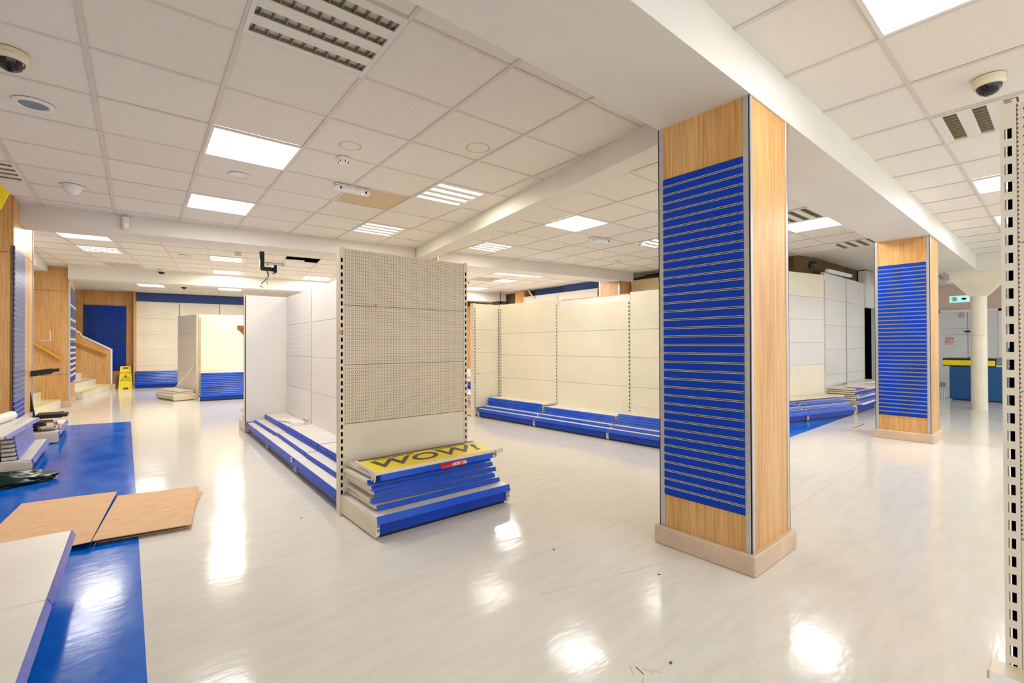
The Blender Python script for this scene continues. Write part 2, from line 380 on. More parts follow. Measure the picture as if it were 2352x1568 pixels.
# beams
struct(MB().box(-4, 1.035, ZS, 12.3, 1.56, ZC+.03).build('ceiling_beam', 'beam'))
struct(MB().prism([(2.73, 1.56), (2.93, 1.56), (3.78, 6.6), (3.56, 6.6)], 2.505, ZC+.03).build('ceiling_beam', 'beam'))
struct(MB().prism([(-1.0, bbeam(-1)), (8.3, bbeam(8.3)), (8.3, bbeam(8.3)+.42), (-1.0, bbeam(-1)+.42)], 2.487, ZC+.03).build('ceiling_beam', 'beam'))
struct(MB().prism([(-.72, 11.95), (8.8, 10.75), (8.8, 11.1), (-.72, 12.3)], 2.43, ZC+.03).build('ceiling_beam', 'beam'))
struct(MB().box(12.2, -3, 2.40, 12.6, 3, ZC+.03).build('ceiling_beam', 'beam'))
struct(MB().box(9.3, 1.62, 2.42, 13.5, 1.95, ZC+.03).build('ceiling_beam', 'beam'))
# ------------------------------------------------------------------ setting: walls
struct(MB().box(-1.6, 1.0, 0, -1.45, 6.7, ZC+.05).build('wall_left', 'wall'))  # out of view; its length is set to control the light coming in
struct(MB().prism([(-4.6, 17.9), (9.4, 16.0), (9.4, 16.2), (-4.6, 18.1)], 0, ZC+.05).build('wall_back', 'wall'))
struct(MB().box(8.95, 3.2, 0, 9.1, 16.1, ZC+.05).build('wall_right', 'void'))
struct(MB().prism([(8.95, 3.3), (8.9, 3.05), (9.45, 2.92), (12.0, 2.86), (12.0, 3.1), (9.5, 3.1)], 0, ZC+.05).build('wall_side', 'void'))
struct(MB().box(12.55, 2.9, 0, 17, 3.1, ZC+.05).build('wall_far_side', 'wall_w'))
wfr = struct(MB().box(16.8, -6, 0, 17, 3, ZC+.05).build('wall_far_right', 'wall_p'))
struct(MB().box(-4.8, 8.0, 0, -4.6, 18, ZC+.05).build('wall_stairwell', 'wall_w'))

# ------------------------------------------------------------------ slat wall helper
def slats(parent, fr, wdt, z0, z1, n, mats=('slat',), lipm='alu', thick=.012, gap=.0125):
    """fr(x,y,z)-> local point; x along the panel, y out of it. fr must be an axis permutation; built directly in parent space."""
    def place(b, name, mat):
        b.v = [fr(*p) for p in b.v]; return b.build(name, mat, parent)
    place(bx(0, -.004, z0, wdt, .001, z1), 'slat_backing', 'chan')
    p = (z1-z0)/n
    proto = {}
    for k in range(n):
        mt = mats[k % len(mats)] if len(mats) < n else mats[k]
        if mt not in proto:
            b = MB().cbox(0, 0, 0, wdt, thick, p-gap, .0018); b.v = [fr(*q) for q in b.v]; proto[mt] = b.mesh('slat', mt)
        inst('slat', proto[mt], parent, (0, 0, z0+gap/2+p*k))
    if lipm:
        b = MB().box(0, .0015, .0005, wdt, thick-.001, .0042).box(0, .0015, gap-.0042, wdt, thick-.001, gap-.0005); b.v = [fr(*q) for q in b.v]; me = b.mesh('slot_insert', lipm)
        for k in range(1, n): inst('slot_insert', me, parent, (0, 0, z0-gap/2+p*k))

def column(name, u, v, su, sv, ztop, label, group=None, slat=True):
    t = thing(name, (u, v, 0), 0, label, 'column', group)
    MB().box(.004, .004, .09, su-.004, sv-.004, ztop).build('wood_panel', 'wood', t)
    for (x, y) in ((0, 0), (su, 0), (su, sv), (0, sv)):
        q = .034; sx = 1 if x == 0 else -1; sy = 1 if y == 0 else -1
        MB().cbox(min(x, x+sx*q), min(y, y+sy*.007), .09, max(x, x+sx*q), max(y, y+sy*.007), ztop, .001).cbox(min(x, x+sx*.007), min(y, y+sy*q), .09, max(x, x+sx*.007), max(y, y+sy*q), ztop, .001).build('corner_trim', 'alu', t)
    e = .024
    MB().cbox(-e, -e, 0, su+e, sv+e, .105, .006).build('plinth', 'plinth', t)
    if slat: slats(t, lambda x, y, z: (.004-y, sv-.035-x, z), sv-.07, .29, 2.13, 38)
    return t
c1 = column('slatwall_column', 2.45, 1.04, .50, .527, ZS, 'big wood-clad square column with blue slat panel, nearest the camera', 'wood columns with blue slat panels')
c2 = column('slatwall_column', 7.27, 1.055, .54, .527, ZS, 'second wood-clad column with blue slat panel, farther back at right', 'wood columns with blue slat panels')
c5 = column('slatwall_column', 7.95, 6.0, .5, .55, ZC, 'wood column top showing above the ivory gondola', 'wood columns with blue slat panels')

column('slatwall_column', 3.55, 6.52, .40, .45, ZC, 'wood column top behind the pegboard end where the two beams meet', 'wood columns with blue slat panels', False)
# ------------------------------------------------------------------ gondola shelving
class Fr:
    def __init__(s, x, y, ang): s.x, s.y, s.a = x, y, ang*D2R
    def w(s, x, y, z=0): return (s.x+x*math.cos(s.a)-y*math.sin(s.a), s.y+x*math.sin(s.a)+y*math.cos(s.a), z)
UPC = {}
def upright(parent, x, H, y0=-.056, wd=.032, sl=.015, sh=.029, pitch=.05, dp=.060, z0=.14, mat='cream', through=False):
    key = (round(H, 2), wd, dp, z0, mat, through)
    if key not in UPC:
        b = MB(); n = int((H-.04-z0)/pitch); g = (wd-sl)/2; a = -wd/2
        b.box(a, 0, 0, a+g, dp, H); b.box(a+g+sl, 0, 0, wd/2, dp, H)
        b.box(a+g, dp-.004, 0, a+g+sl, dp, z0)
        for k in range(n): b.box(a+g, dp-.003, z0+k*pitch+sh, a+g+sl, dp, z0+(k+1)*pitch)
        b.box(a+g, dp-.003, z0+n*pitch+sh*0, a+g+sl, dp, H); b.box(a+g, 0, H-.01, a+g+sl, dp, H)
        d = bx(a+g, dp-.012, z0, a+g+sl, dp-.0045, H-.02)  # black plate added behind the slots to stand for the shade inside
        UPC[key] = (b.mesh('upright', mat), d.mesh('slot_shade', 'dark'))
    o = inst('upright', UPC[key][0], parent, (x, y0, 0)); 
    v_ = inst('slot_shade', UPC[key][1], o)
    if through: v_.location = (-sl*.28, -.03, 0)
    return o
def bay(fr, W, H, D, rows, label, cat='shelving', group=None, ups=(1, 1), base=True, kick='kick', deck='white', strip='strip', name='gondola_bay', side=(1, 1), z0=.145, upm='cream', through=False):
    """rows: list of (z0,z1,material). local x along bay, y outwards"""
    t = thing(name, fr.w(0, 0), fr.a, label, cat, group)
    for a, b, m in rows: MB().cbox(.017, -.018, a+.0015, W-.017, 0, b-.0015, .001).build('back_panel', m, t)
    MB().box(.024, -.030, .02, W-.024, -.020, H-.004).build('spine', 'dark' if rows[-1][1] < H-.1 and False else 'panel', t)
    if ups[0]: upright(t, 0, H, mat=upm, through=through)
    if ups[1]: upright(t, W, H, mat=upm, through=through)
    if base:
        MB().box(.022, .02, 0, W-.022, D-.034, .03).build('foot', 'black', t)  # black box added for the dark gap under the kick plate
        MB().cbox(.018, D-.030, .022, W-.018, D-.018, .108, .0015).build('kick_plate', kick, t)
        MB().cbox(.004, .006, .112, W-.004, D-.002, .140, .002).build('base_deck', deck, t)
        MB().profx([(D-.002, .140), (D+.004, .142), (D+.020, .098), (D+.016, .096), (D-.002, .132)], .004, W-.004).build('price_strip', strip, t)
        for s, x in ((side[0], 0), (side[1], W)):
            if s:
                sg = 1 if x == 0 else -1
                p = MB().profx([(.006, .012), (D-.012, .012), (D+.004, .03), (D+.004, .112), (.006, .138)], x-.002*sg, x+.020*sg).build('side_bracket', 'cream', t)
                for zz in (.05, .075): MB().box(x+.004*sg, D+.0035, zz, x+.008*sg, D+.005, zz+.017).box(x+.012*sg, D+.0035, zz, x+.016*sg, D+.005, zz+.017).build('bracket_slot', 'dark', p)
    return t
SHM = {}
def shelf(fr, x, y, z, W, D, label, rz=0, strip='strip', top='white', group=None, tilt=0, name='metal_shelf'):
    """loose shelf: x,y = back left corner in the bay frame"""
    key = (round(W, 3), round(D, 3), strip, top)
    if key not in SHM:
        tr = MB().cbox(0, 0, .004, W, D, .026, .0015).box(.012, .01, 0, .03, D-.02, .006).box(W-.03, .01, 0, W-.012, D-.02, .006).box(.012, 0, 0, W-.012, .012, .006)
        st = MB().profx([(D-.001, .0255), (D+.004, .028), (D+.018, .000), (D+.014, -.002), (D+.0005, .018)], .002, W-.002)
        br = MB().cbox(-.004, .004, .0015, .0, D*.96, .0255, .0008)
        SHM[key] = (tr.mesh('tray', top), st.mesh('price_strip', strip), br.mesh('end_bracket', 'cream'))
    a, b, c = SHM[key]
    t = thing(name, fr.w(x, y, z), 0, label, 'shelf', group); t.rotation_euler = (tilt, 0, fr.a+rz)
    inst('tray', a, t); inst('price_strip', b, t); inst('end_bracket', c, t); inst('end_bracket', c, t, (W+.004, 0, 0))
    return t

# --- gondola A: near end unit with pegboard (faces -v)
fA = Fr(2.21, 3.235, 180)
bay(fA, 1.03, 1.845, .565, [(.15, .62, 'cream'), (.62, 1.03, 'peg'), (1.03, 1.445, 'peg'), (1.445, 1.84, 'peg')], 'end unit of the white gondola with cream pegboard back and blue base', 'shelving', name='gondola_end_unit')
for k, (dx, dy, dep, rz) in enumerate(((.02, .02, .445, .2), (.045, .02, .445, -2.2), (.03, .03, .415, -1.0), (.06, .02, .41, .4), (.075, .03, .40, -.5), (.05, .02, .395, .3))):
    shelf(fA, dx, dy, .147+.0385*k, .95 if k else .97, dep, 'loose blue-fronted shelf under the yellow WOW sign, %s of its stack' % ORD[k], rz*D2R, group='shelves stacked on the pegboard end unit')
# top shelf carrying the WOW poster
sg = thing('poster_shelf', (2.145, 3.06, .382), (math.pi), 'tilted shelf carrying the yellow WOW poster on top of the stack', 'shelf'); sg.rotation_euler = (-3*D2R, 0, math.pi+1.6*D2R)
Wp, Dp = .95, .30
MB().cbox(0, 0, 0, Wp, Dp, .022, .002).build('tray', 'cream', sg)
MB().box(.012, .03, .022, Wp-.012, Dp-.012, .0232).build('yellow_poster', 'yel_print', sg)
MB().box(.0, .0, .022, Wp*.985, .034, .0236).build('black_band', 'grey_ink', sg)
def flat(x, y, z, rz=0): return Matrix.Translation((x, y, z)) @ Matrix.Rotation(rz, 4, 'Z')
text('poster_lettering', 'WOW!', .21, 'grey_ink', sg, flat(.50, .165, .0236, math.pi), .0008, .25, 1.28)
text('band_lettering', 'top brands for less', .036, 'black_ink', sg, flat(.70, .052, .0236, math.pi), .0006, 0, 1.1)
text('band_lettering', 'top brands for less', .036, 'black_ink', sg, flat(.25, .052, .0236, math.pi), .0006, 0, 1.1)
for x in (-.004, Wp+.004):
    b = MB().box(x-.002, Dp-.05, -.025, x+.002, Dp+.01, .02).box(x-.002, Dp-.05, -.040, x+.002, Dp-.035, -.02).box(x-.002, Dp-.015, -.040, x+.002, Dp, -.02).build('hook_bracket', 'cream', sg)
MB().profx([(Dp-.004, .0), (Dp+.002, .002), (Dp+.014, -.032), (Dp+.010, -.034)], .03, Wp-.03).build('price_strip', 'strip', sg)
rs = MB().box(-.105, 0, -.017, .105, .0015, .017).build('red_sticker', 'red', sg); rs.location = (.385, Dp+.0125, -.018); rs.rotation_euler = (22*D2R, 0, 0)
text('sticker_lettering', 'NOW ON', .027, 'white_ink', rs, Matrix.Translation((-.050, .0022, -.003)) @ Matrix.Rotation(math.pi, 4, 'Z') @ Matrix.Rotation(math.pi/2, 4, 'X'), .0004)
text('sticker_lettering', 'LIQUIDATION', .016, 'black_ink', rs, Matrix.Translation((.050, .0022, .008)) @ Matrix.Rotation(math.pi, 4, 'Z') @ Matrix.Rotation(math.pi/2, 4, 'X'), .0004)
hk = thing('loose_hook', (2.235, 2.80, .355), 8*D2R, 'small metal shelf hook sticking out right of the WOW poster', 'hook')
MB().cbox(-.03, -.002, 0, .025, .002, .022, .0008).box(-.022, -.002, -.014, -.014, .002, .002).box(.008, -.002, -.014, .016, .002, .002).build('plate', 'alu', hk)
for k, (x, z) in enumerate(((1.43, 1.45), (1.165, 1.255))):
    rv = thing('brass_plug', (x, 3.2335 if k == 0 else 3.21, z), 0, ('brass plug on the pegboard seam' if k == 0 else 'brass plug on the pegboard upright'), 'plug')
    o = MB().lathe([(.0, 0), (.012, .0), (.011, .004), (.004, .006)], 14).build('cap', 'rail', rv, None, (math.pi/2, 0, 0))
# --- gondola A: side run (faces -u)
ANG = 88.0; fS = Fr(1.67, 3.30, ANG)
for k in range(3):
    f = Fr(*fS.w(1.25*k, 0)[:2], ANG)
    rr = 'panel' if k != 2 else 'lined'
    bay(f, 1.25, 1.845, .485, [(.15, .62, 'panel'), (.62, 1.03, rr), (1.03, 1.445, rr), (1.445, 1.84, rr)],
        ('near bay of the white gondola side, partly hidden by the pegboard end', 'middle bay of the white gondola side', 'far bay of the white gondola side with ribbed panels')[k], group='side bays of the white gondola', ups=(1, 1) if k == 2 else (1, 0), side=(1, 1) if k == 0 else (0, 1), upm='cream')
    nm = ('near', 'middle', 'far')[k]
    ww = 1.215
    shelf(f, .018, .0, .147, ww, .375, 'low blue-fronted shelf set back on the %s bay of the white gondola' % nm, (.3, -.5, .8)[k]*D2R, 'strip' if k == 0 else 'strip', group='shelves on the white gondola side')
    shelf(f, .018, .0, .1765, ww, .262, 'third-tier shelf with blue front on the %s bay of the white gondola' % nm, (0, .4, -.3)[k]*D2R, group='shelves on the white gondola side')
    shelf(f, .02, .0, .209, ww, .258, 'topmost blue-fronted shelf on the %s bay of the white gondola' % nm, (.2, -.2, .4)[k]*D2R, group='shelves on the white gondola side')
# papers on far bay
for k in range(3):
    p = MB().box(-.11, -.08, 0, .11, .08, .003).box(-.10, -.07, .003, .12, .09, .006).build('price_card_pile', 'white_ink', None, fS.w(2.72+.13*k, .10+.02*k, .2365+.004*(k % 2)), ANG*D2R+.3*k)
    tag(p, ('pile of paper cards on the top shelf, farthest of three', 'middle pile of paper cards on the top shelf', 'pile of paper cards beside the red tag on the top shelf')[2-k], 'papers', 'papers on the white gondola')
rt_ = MB().tube([(0, 0, .004), (.02, .03, .04), (-.01, .05, .05), (.03, .06, .02), (.05, .02, .045), (.02, -.01, .012)], .003, 6).build('red_twine', 'red', None, fS.w(2.55, .06, .2345)); tag(rt_, 'tangle of red twine on the shelf by the panel joint', 'twine')
st_ = thing('price_sticker', fS.w(1.25, .508, .128), ANG*D2R, 'small red and white sticker on the blue edge at the bay joint', 'sticker')
MB().box(-.022, -.004, -.022, .022, -.001, .022).build('card', 'white_ink', st_); MB().box(-.016, -.001, -.004, .012, .0, .014).build('print', 'red', st_)
# far end unit of gondola A (faces +v)
e0 = fS.w(3.84, 0)
fE = Fr(e0[0]-.50, e0[1]+.0, -2)
bay(fE, 1.0, 1.845, .5, [(.15, .62, 'panel'), (.62, 1.03, 'panel'), (1.03, 1.445, 'panel'), (1.445, 1.84, 'panel')], 'far end unit closing the white gondola, its slotted edge at the left', name='gondola_end_unit')
pb = MB().cbox(.0, -.072, .15, .50, -.061, 1.84, .001)
tag(pb.build('return_panel', 'panel', None, fE.w(0, -.006), fE.a), 'white return panel at the far end of the white gondola', 'panel')
for k in range(4): shelf(fE, .03+.01*k, .02, .147+.034*k, .93, .42-.02*k, 'white shelf edge stacked at the far end of the white gondola, %s' % ORD[k], strip='strip' if k else 'strip', group='shelves at the far end unit')
rp = tag(MB().prism([(0, 0), (.22, .02), (.2, .3), (.03, .26)], 0, .004).build('red_leaflet', 'red', None, (1.28, 7.22, .277)), 'red leaflet on the shelf stack at the far end of the white gondola', 'leaflet')

# --- gondola C (faces -u, slightly skewed)
ANC = 92.6; fC = Fr(5.13, 2.42, ANC)
cnm = ('near ivory bay cut off by the blue column', 'middle ivory bay with a lowered back and pegboard behind', 'far ivory bay beside the end return')
for k in range(3):
    f = Fr(*fC.w(1.262*k, 0)[:2], ANC)
    H = (1.85, 1.82, 1.85)[k]
    rows = [(.15, .62, 'panel_y'), (.62, 1.0, 'panel_y'), (1.0, 1.36, 'panel_y'), (1.36, (1.845, 1.74, 1.845)[k], 'panel_y')]
    bay(f, 1.262, H, .50, rows, cnm[k], group='bays of the ivory gondola', side=(0, 1), ups=(1, 1) if k == 2 else (1, 0), upm='panel_y')
    if k == 1:
        tag(MB().cbox(.05, -.055, 1.5, 1.21, -.043, 1.835, .001).build('pegboard_strip', 'peg_t', None, f.w(0, 0), f.a), 'cream pegboard strip showing above the lowered ivory back', 'pegboard')
    nm = ('near', 'middle', 'far')[k]; ww = 1.225
    shelf(f, .018, 0, .147, ww, .405, 'low blue shelf set back on the %s ivory bay' % nm, (.2, -.3, .2)[k]*D2R, group='shelves on the ivory gondola')
    for q in range(4 if k != 1 else 3):
        shelf(f, .02+random.uniform(-.01, .01), 0, .1765+.0325*q, ww, .30-.008*q, 'blue shelf stacked on the %s ivory bay, %s above the low one' % (nm, ORD[q]), random.uniform(-.4, .4)*D2R, group='shelves on the ivory gondola')
f = Fr(*fC.w(0, 0)[:2], ANC)
wr = thing('wire_divider', f.w(.62, .17, .306), f.a, 'wire divider grid standing on the blue shelves of the near ivory bay', 'wire rack')
for k in range(22): MB().tube([(.03*k, 0, 0), (.03*k, -.03, .085)], .0012, 5).build('wire', 'alu', wr)
for s in (0, 1): MB().tube([(0, -.03*s, .085*s+.002), (.63, -.03*s, .085*s+.002)], .0016, 5).build('rail_wire', 'alu', wr)
g0 = fC.w(1.262*3+.115, 0)
fG = Fr(g0[0]-.52, g0[1], 2.6)
bay(fG, 1.0, 1.845, .5, [(.15, .62, 'panel_y'), (.62, 1.03, 'panel_y'), (1.03, 1.445, 'panel_y'), (1.445, 1.84, 'panel_y')], 'end unit closing the ivory gondola at its left', name='gondola_end_unit', kick='kick')
ret = thing('return_panel', fG.w(0, -.085), fG.a+math.pi, 'ivory return panel with slotted edges at the left end of the ivory gondola', 'panel')
for a, b in ((.15, .70), (.70, 1.04), (1.04, 1.42), (1.42, 1.84)): MB().cbox(-.51, -.012, a+.001, -.024, .002, b-.001, .001).build('back_panel', 'panel_y', ret)
upright(ret, 0, 1.845, -.022, dp=.026, mat='panel_y'); upright(ret, -.515, 1.845, -.022, dp=.026, mat='panel_y')
for k in range(6): shelf(fG, .02+.015*(k % 3), .02, .147+.035*k, .93, .44-.03*k, 'pale loose shelf on the end tray of the ivory gondola, %s' % ORD[k], random.uniform(-2, 2)*D2R, strip='white', group='shelves on the ivory end tray')
pg = thing('brass_plug', fG.w(.075, -.088, 1.10), fG.a, 'tiny brass plug on the ivory return panel', 'plug'); MB().lathe([(0, 0), (.010, 0), (.008, .004), (.003, .005)], 12).build('cap', 'rail', pg, None, (math.pi/2, 0, 0))

# --- back shelving wall behind gondola C (faces -u)
for k, (v, wd, zt, m, lb) in enumerate(((9.75, 1.3, 2.5, 'peg_w', 'left'), (8.45, 1.3, 2.5, 'peg_w', 'middle'), (5.95, 1.25, 2.52, 'peg_t', 'right'), (4.7, 1.25, 2.52, 'peg_t', 'hidden'))):
    f = Fr(8.62 if k < 2 else 8.3, v-wd, 90)
    bay(f, wd, zt, .48, [(.15, .6, 'panel'), (.6, 1.2, m), (1.2, 1.8, m), (1.8, zt-.005, m)], ('white pegboard bay high on the right wall, left of two', 'white pegboard bay high on the right wall, beside the wood column', 'tan pegboard bay right of the wood column above the ivory gondola', 'tan pegboard bay on the right wall behind the big blue column')[k], name='wall_bay', base=True)
tag(MB().cbox(8.80, 8.3, 2.45, 8.94, 9.5, 2.69, .002).build('fascia_board', 'fascia'), 'dark blue fascia board above the white pegboard, farther one', 'fascia')
tag(MB().cbox(8.70, 6.6, 2.40, 8.94, 8.3, 2.69, .002).build('fascia_board', 'fascia'), 'blue fascia board above the white pegboard beside the wood column', 'fascia')
wb = thing('wood_pilaster', (8.62, 9.75, 0), 0, 'plain wood pilaster at the left end of the white pegboard wall', 'pilaster')
MB().box(0, 0, 0, .3, .36, ZC).build('wood_panel', 'wood', wb); MB().cbox(-.004, .35, 0, .02, .37, ZC, .001).build('corner_trim', 'alu', wb)
cb = MB().tube([(8.6, 9.55, 2.66), (8.5, 9.4, 2.6), (8.55, 9.35, 2.5), (8.6, 9.3, 2.42)], .02, 8).build('cable_bundle', 'wall'); tag(cb, 'loose cables hanging in the ceiling gap by the wood pilaster', 'cable')
cb = MB().tube([(8.3, 5.98, 2.5), (8.45, 5.7, 2.6), (8.6, 5.2, 2.64), (8.7, 4.6, 2.66), (8.75, 4.0, 2.6)], .018, 8).build('cable_bundle', 'black'); tag(cb, 'dark cable running along the bare wall above the tan pegboard', 'cable')

# --- shelving wall W1 / W2 at the right (seen between the blue columns)
W1A = 180-13.6
f1 = Fr(9.31, 2.725, W1A)
for k in range(2):
    f = Fr(*f1.w(1.25*k, 0)[:2], W1A)
    bay(f, 1.25, 2.36, .47, [(.15, .82, 'panel_y'), (.82, 1.19, 'lined'), (1.19, 1.58, 'lined'), (1.58, 1.96, 'lined'), (1.96, 2.355, 'panel_y')], ('ribbed wall bay seen right of the big blue column', 'ribbed wall bay hidden by the big blue column')[k], name='wall_bay', side=(1, 1), deck='white')
    for q in range(4): shelf(f, .02, .01, .147+.036*q, 1.21, .43-.05*q, ('pale blue loose shelf on the ribbed wall bay, %s' if k == 0 else 'pale blue loose shelf behind the big blue column, %s') % ORD[q], random.uniform(-.8, .8)*D2R, strip='strip_sheen' if q % 2 else 'strip', top='white', group='shelves on the ribbed wall bay')
    tag(MB().cbox(.0, .0, .0, 1.25, .30, .02, .002).build('ledge_board', 'cream', None, f.w(0, .012, .296), f.a), ('cream ledge board over the stacked shelves by the ribbed wall', 'cream ledge board over the shelves behind the big blue column')[k], 'board')
f2 = Fr(11.80, 2.745, 180)
for k in range(2):
    f = Fr(*f2.w(1.2*k, 0)[:2], 180)
    bay(f, 1.2, 2.42, .45, [(.15, .62, 'gloss'), (.62, 1.07, 'gloss'), (1.07, 1.5, 'gloss'), (1.5, 1.95, 'gloss'), (1.95, 2.415, 'gloss')], ('glossy white wall bay next to the dark doorway', 'glossy white wall bay next to the ribbed bay')[k], name='wall_bay', side=(1, 1))
    for q in range(8): shelf(f, .02+.02*(q % 3), .01, .147+.034*q, 1.1, .46-.012*q, ('white-edged shelf heaped before the dark doorway, %s' if k == 0 else 'white-edged shelf heaped on the glossy wall bay, %s') % ORD[q], random.uniform(-2, 2)*D2R, strip=('white', 'strip_sheen', 'strip')[q % 3], group='shelves heaped on the glossy wall bays')
    shelf(f, .06, .02, .147+.034*8+.004, 1.0, .4, 'white shelf lying askew on top of the heap, %s' % ('nearer the doorway' if k == 0 else 'nearer the ribbed bay'), (-9, 14)[k]*D2R, strip='white', group='shelves heaped on the glossy wall bays')
lamp = thing('wall_tube_light', (9.30, 2.68, 2.40), math.atan2(2.62-2.68, 1.1), 'slim white tube light along the top of the glossy wall bays', 'light')
MB().cbox(0, -.03, 0, 1.1, .03, .05, .004).build('body', 'plastic_w', lamp); MB().cbox(1.1, -.03, 0, 1.16, .03, .05, .003).build('end_cap', 'black', lamp)
sp_ = thing('black_speaker', (8.75, 2.72, 2.47), 0, 'small round black ceiling speaker in the gap above the ribbed wall', 'speaker')
MB().lathe([(0, -.05), (.06, -.05), (.075, -.01), (.06, .04), (.0, .05)], 18).build('housing', 'black', sp_, None, (math.pi/2, 0, .6))
struct(MB().box(11.84, 2.78, 0, 12.5, 2.84, 1.92).build('doorway_shade', 'dark'))  # black slab standing for the shade inside the open doorway
struct(MB().box(11.8, 2.70, 1.92, 12.6, 2.84, ZC).build('trim_1', 'wall_w'))
struct(MB().box(12.5, 2.70, 0, 12.6, 2.84, 1.92).build('trim_2', 'wall_w'))

# --- right edge pegboard near the camera (faces -u)
fR = Fr(1.922, -.910, 90)
bay(fR, 1.02, 1.85, .42, [(.15, .62, 'cream'), (.62, 1.03, 'peg'), (1.03, 1.445, 'peg'), (1.445, 1.84, 'peg')], 'pegboard unit with slotted upright cut by the right picture edge', name='gondola_end_unit', ups=(1, 1), z0=.145, upm='cream', through=True)
for k in range(4): shelf(fR, .06+.006*k, .0, .147+.03*k, .985, .38-.1*k, 'cream shelf stacked at the foot of the right-edge pegboard, %s' % ORD[k], strip='white', top='cream', group='shelves by the right-edge pegboard')

# ------------------------------------------------------------------ far centre gondola
fF = Fr(7.75, 9.55, 98)
bay(fF, 1.25, 1.68, .48, [(.15, .46, 'panel'), (.46, .86, 'peg_w'), (.86, 1.27, 'peg_w'), (1.27, 1.675, 'peg_w')], 'distant white gondola seen between the pegboard end and the ivory gondola', side=(1, 1))
tag(MB().cbox(.02, .50, .10, 1.23, .51, .16, .001).build('purple_edging', 'purple', None, fF.w(0, 0, .04), fF.a), 'purple patterned edging on the distant white gondola', 'edging')
fF2 = Fr(*fF.w(1.36, .30)[:2], 8)
bay(fF2, .9, .5, .5, [(.15, .48, 'panel')], 'distant low end tray with heaped shelves', side=(1, 1), kick='white', strip='white')
for k in range(7): shelf(fF, .98+.01*k, .08, .147+.036*k, .62, .5-.03*k, 'white shelf in the distant heap beside the pegboard end, %s' % ORD[k], random.uniform(-4, 4)*D2R, strip='white', group='distant heap of white shelves')
dw = thing('wood_screen', (8.90, 11.55, 0), 0, 'distant wood panelled corner with a blue slat panel', 'panelling')
MB().box(0, 0, 0, .04, 1.5, 2.45).build('wood_panel', 'wood', dw)
for v in (.0, .98): MB().cbox(-.012, v, 0, 0, v+.05, 2.45, .001).build('corner_trim', 'alu', dw)
slats(dw, lambda x, y, z: (-.004-y, x-.75, z), .7, .5, 1.98, 30, lipm=None)
tv = thing('tv_mount', (9.0, 11.15, 0), 0, 'black ceiling pole mount above the ivory gondola', 'mount')
MB().tube([(0, 0, 2.36), (0, 0, 1.75)], .035, 10).build('pole', 'black', tv); MB().cbox(-.16, -.16, 2.36, .16, .16, 2.39, .004).build('plate', 'black', tv); MB().tube([(0, 0, 2.39), (0, 0, 2.67)], .012, 8).build('hanger', 'black', tv)
tv.location = (8.3, 10.4, 0)

# ------------------------------------------------------------------ left rear gondola L
fL = Fr(2.33, 12.05, 171)
bay(fL, .98, 1.86, .45, [(.15, .62, 'panel_y'), (.62, 1.03, 'panel_y'), (1.03, 1.445, 'panel_y'), (1.445, 1.855, 'panel_y')], 'rear cream gondola bay with a tall stack of blue shelves', side=(1, 1))
for k in range(12): shelf(fL, .02, .02, .147+.038*k, .93, .41-.004*k, 'dark blue shelf in the tall rear stack, %s' % ORD[k], random.uniform(-.5, .5)*D2R, group='tall stack of blue shelves')
tb = tag(MB().prism([(0, 0), (.30, .0), (.30, .35), (.22, .34), (.06, .12), (0, .08)], 0, .01).build('torn_cardboard', 'cardbrown', None, None), 'torn brown cardboard hanging on the rear cream gondola', 'cardboard')
q = fL.w(.28, .02, .98); tb.location = (q[0]-.0, q[1], 1.62); tb.rotation_euler = (-math.pi/2, 0, fL.a+math.pi)
fL2 = Fr(*fL.w(1.05, -.04)[:2], 104)
bay(fL2, 1.0, 1.86, .42, [(.15, .62, 'peg_w'), (.62, 1.03, 'peg_w'), (1.03, 1.445, 'peg_w'), (1.445, 1.855, 'peg_w')], 'rear pegboard end unit facing left with an empty cream tray', side=(1, 1), kick='cream', strip='cream', name='gondola_end_unit')
for k in range(2): shelf(fL2, .03+.02*k, .03, .147+.034*k, .9, .36-.06*k, 'cream shelf on the tray of the rear pegboard unit, %s' % ('lower' if k == 0 else 'upper'), strip='cream', top='cream', group='shelves on the rear pegboard tray')
lb = tag(MB().cbox(-.012, -.004, 0, .012, .004, .62, .001).build('leaning_bar', 'cream'), 'thin cream bar leaning diagonally on the rear pegboard unit', 'bar')
lb.location = fL2.w(.12, .40, .216); lb.rotation_euler = (38*D2R, 0, fL2.a)

# ------------------------------------------------------------------ back wall shelving + wood wall
BA = -7.7
fB = Fr(.36, 16.95, BA)
def backw(x, y, z=0): return fB.w(x, -y, z)
for k in range(3):
    f = Fr(*fB.w(1.0*(k+1)+.02, 0)[:2], 180+BA)
    bay(f, 1.0, 2.44, .40, [(.15, .6, 'panel_y'), (.6, 1.05, 'panel_y'), (1.05, 1.5, 'panel_y'), (1.5, 1.95, 'panel_y'), (1.95, 2.435, 'panel_y')], ('rear wall bay beside the wood panelling with blue shelves at its foot', 'rear wall bay above the rear cream gondola', 'rear wall bay next to the white gondola edge')[k], name='wall_bay', side=(1, 1))
    for q in range(8 if k == 0 else 2): shelf(f, .02, .01, .147+.042*q, .95, .37-.012*q, ('blue shelf stacked at the foot of the rear wall beside the yellow sign, %s' if k == 0 else ('blue shelf behind the rear cream gondola, %s' if k == 1 else 'blue shelf at the foot of the rear wall by the white gondola, %s')) % ORD[q], random.uniform(-.8, .8)*D2R, group='shelves along the rear wall')
fs = tag(MB().cbox(0, -.05, 2.44, 3.6, .25, ZC+.0, .002).build('fascia_board', 'fascia', None, fB.w(0, 0), fB.a), 'long blue fascia board above the rear wall shelving', 'fascia')
ww = thing('wood_panelling', (-3.2, 17.42, 0), BA*D2R, 'oak panelling on the rear wall with a large blue slat panel', 'panelling')
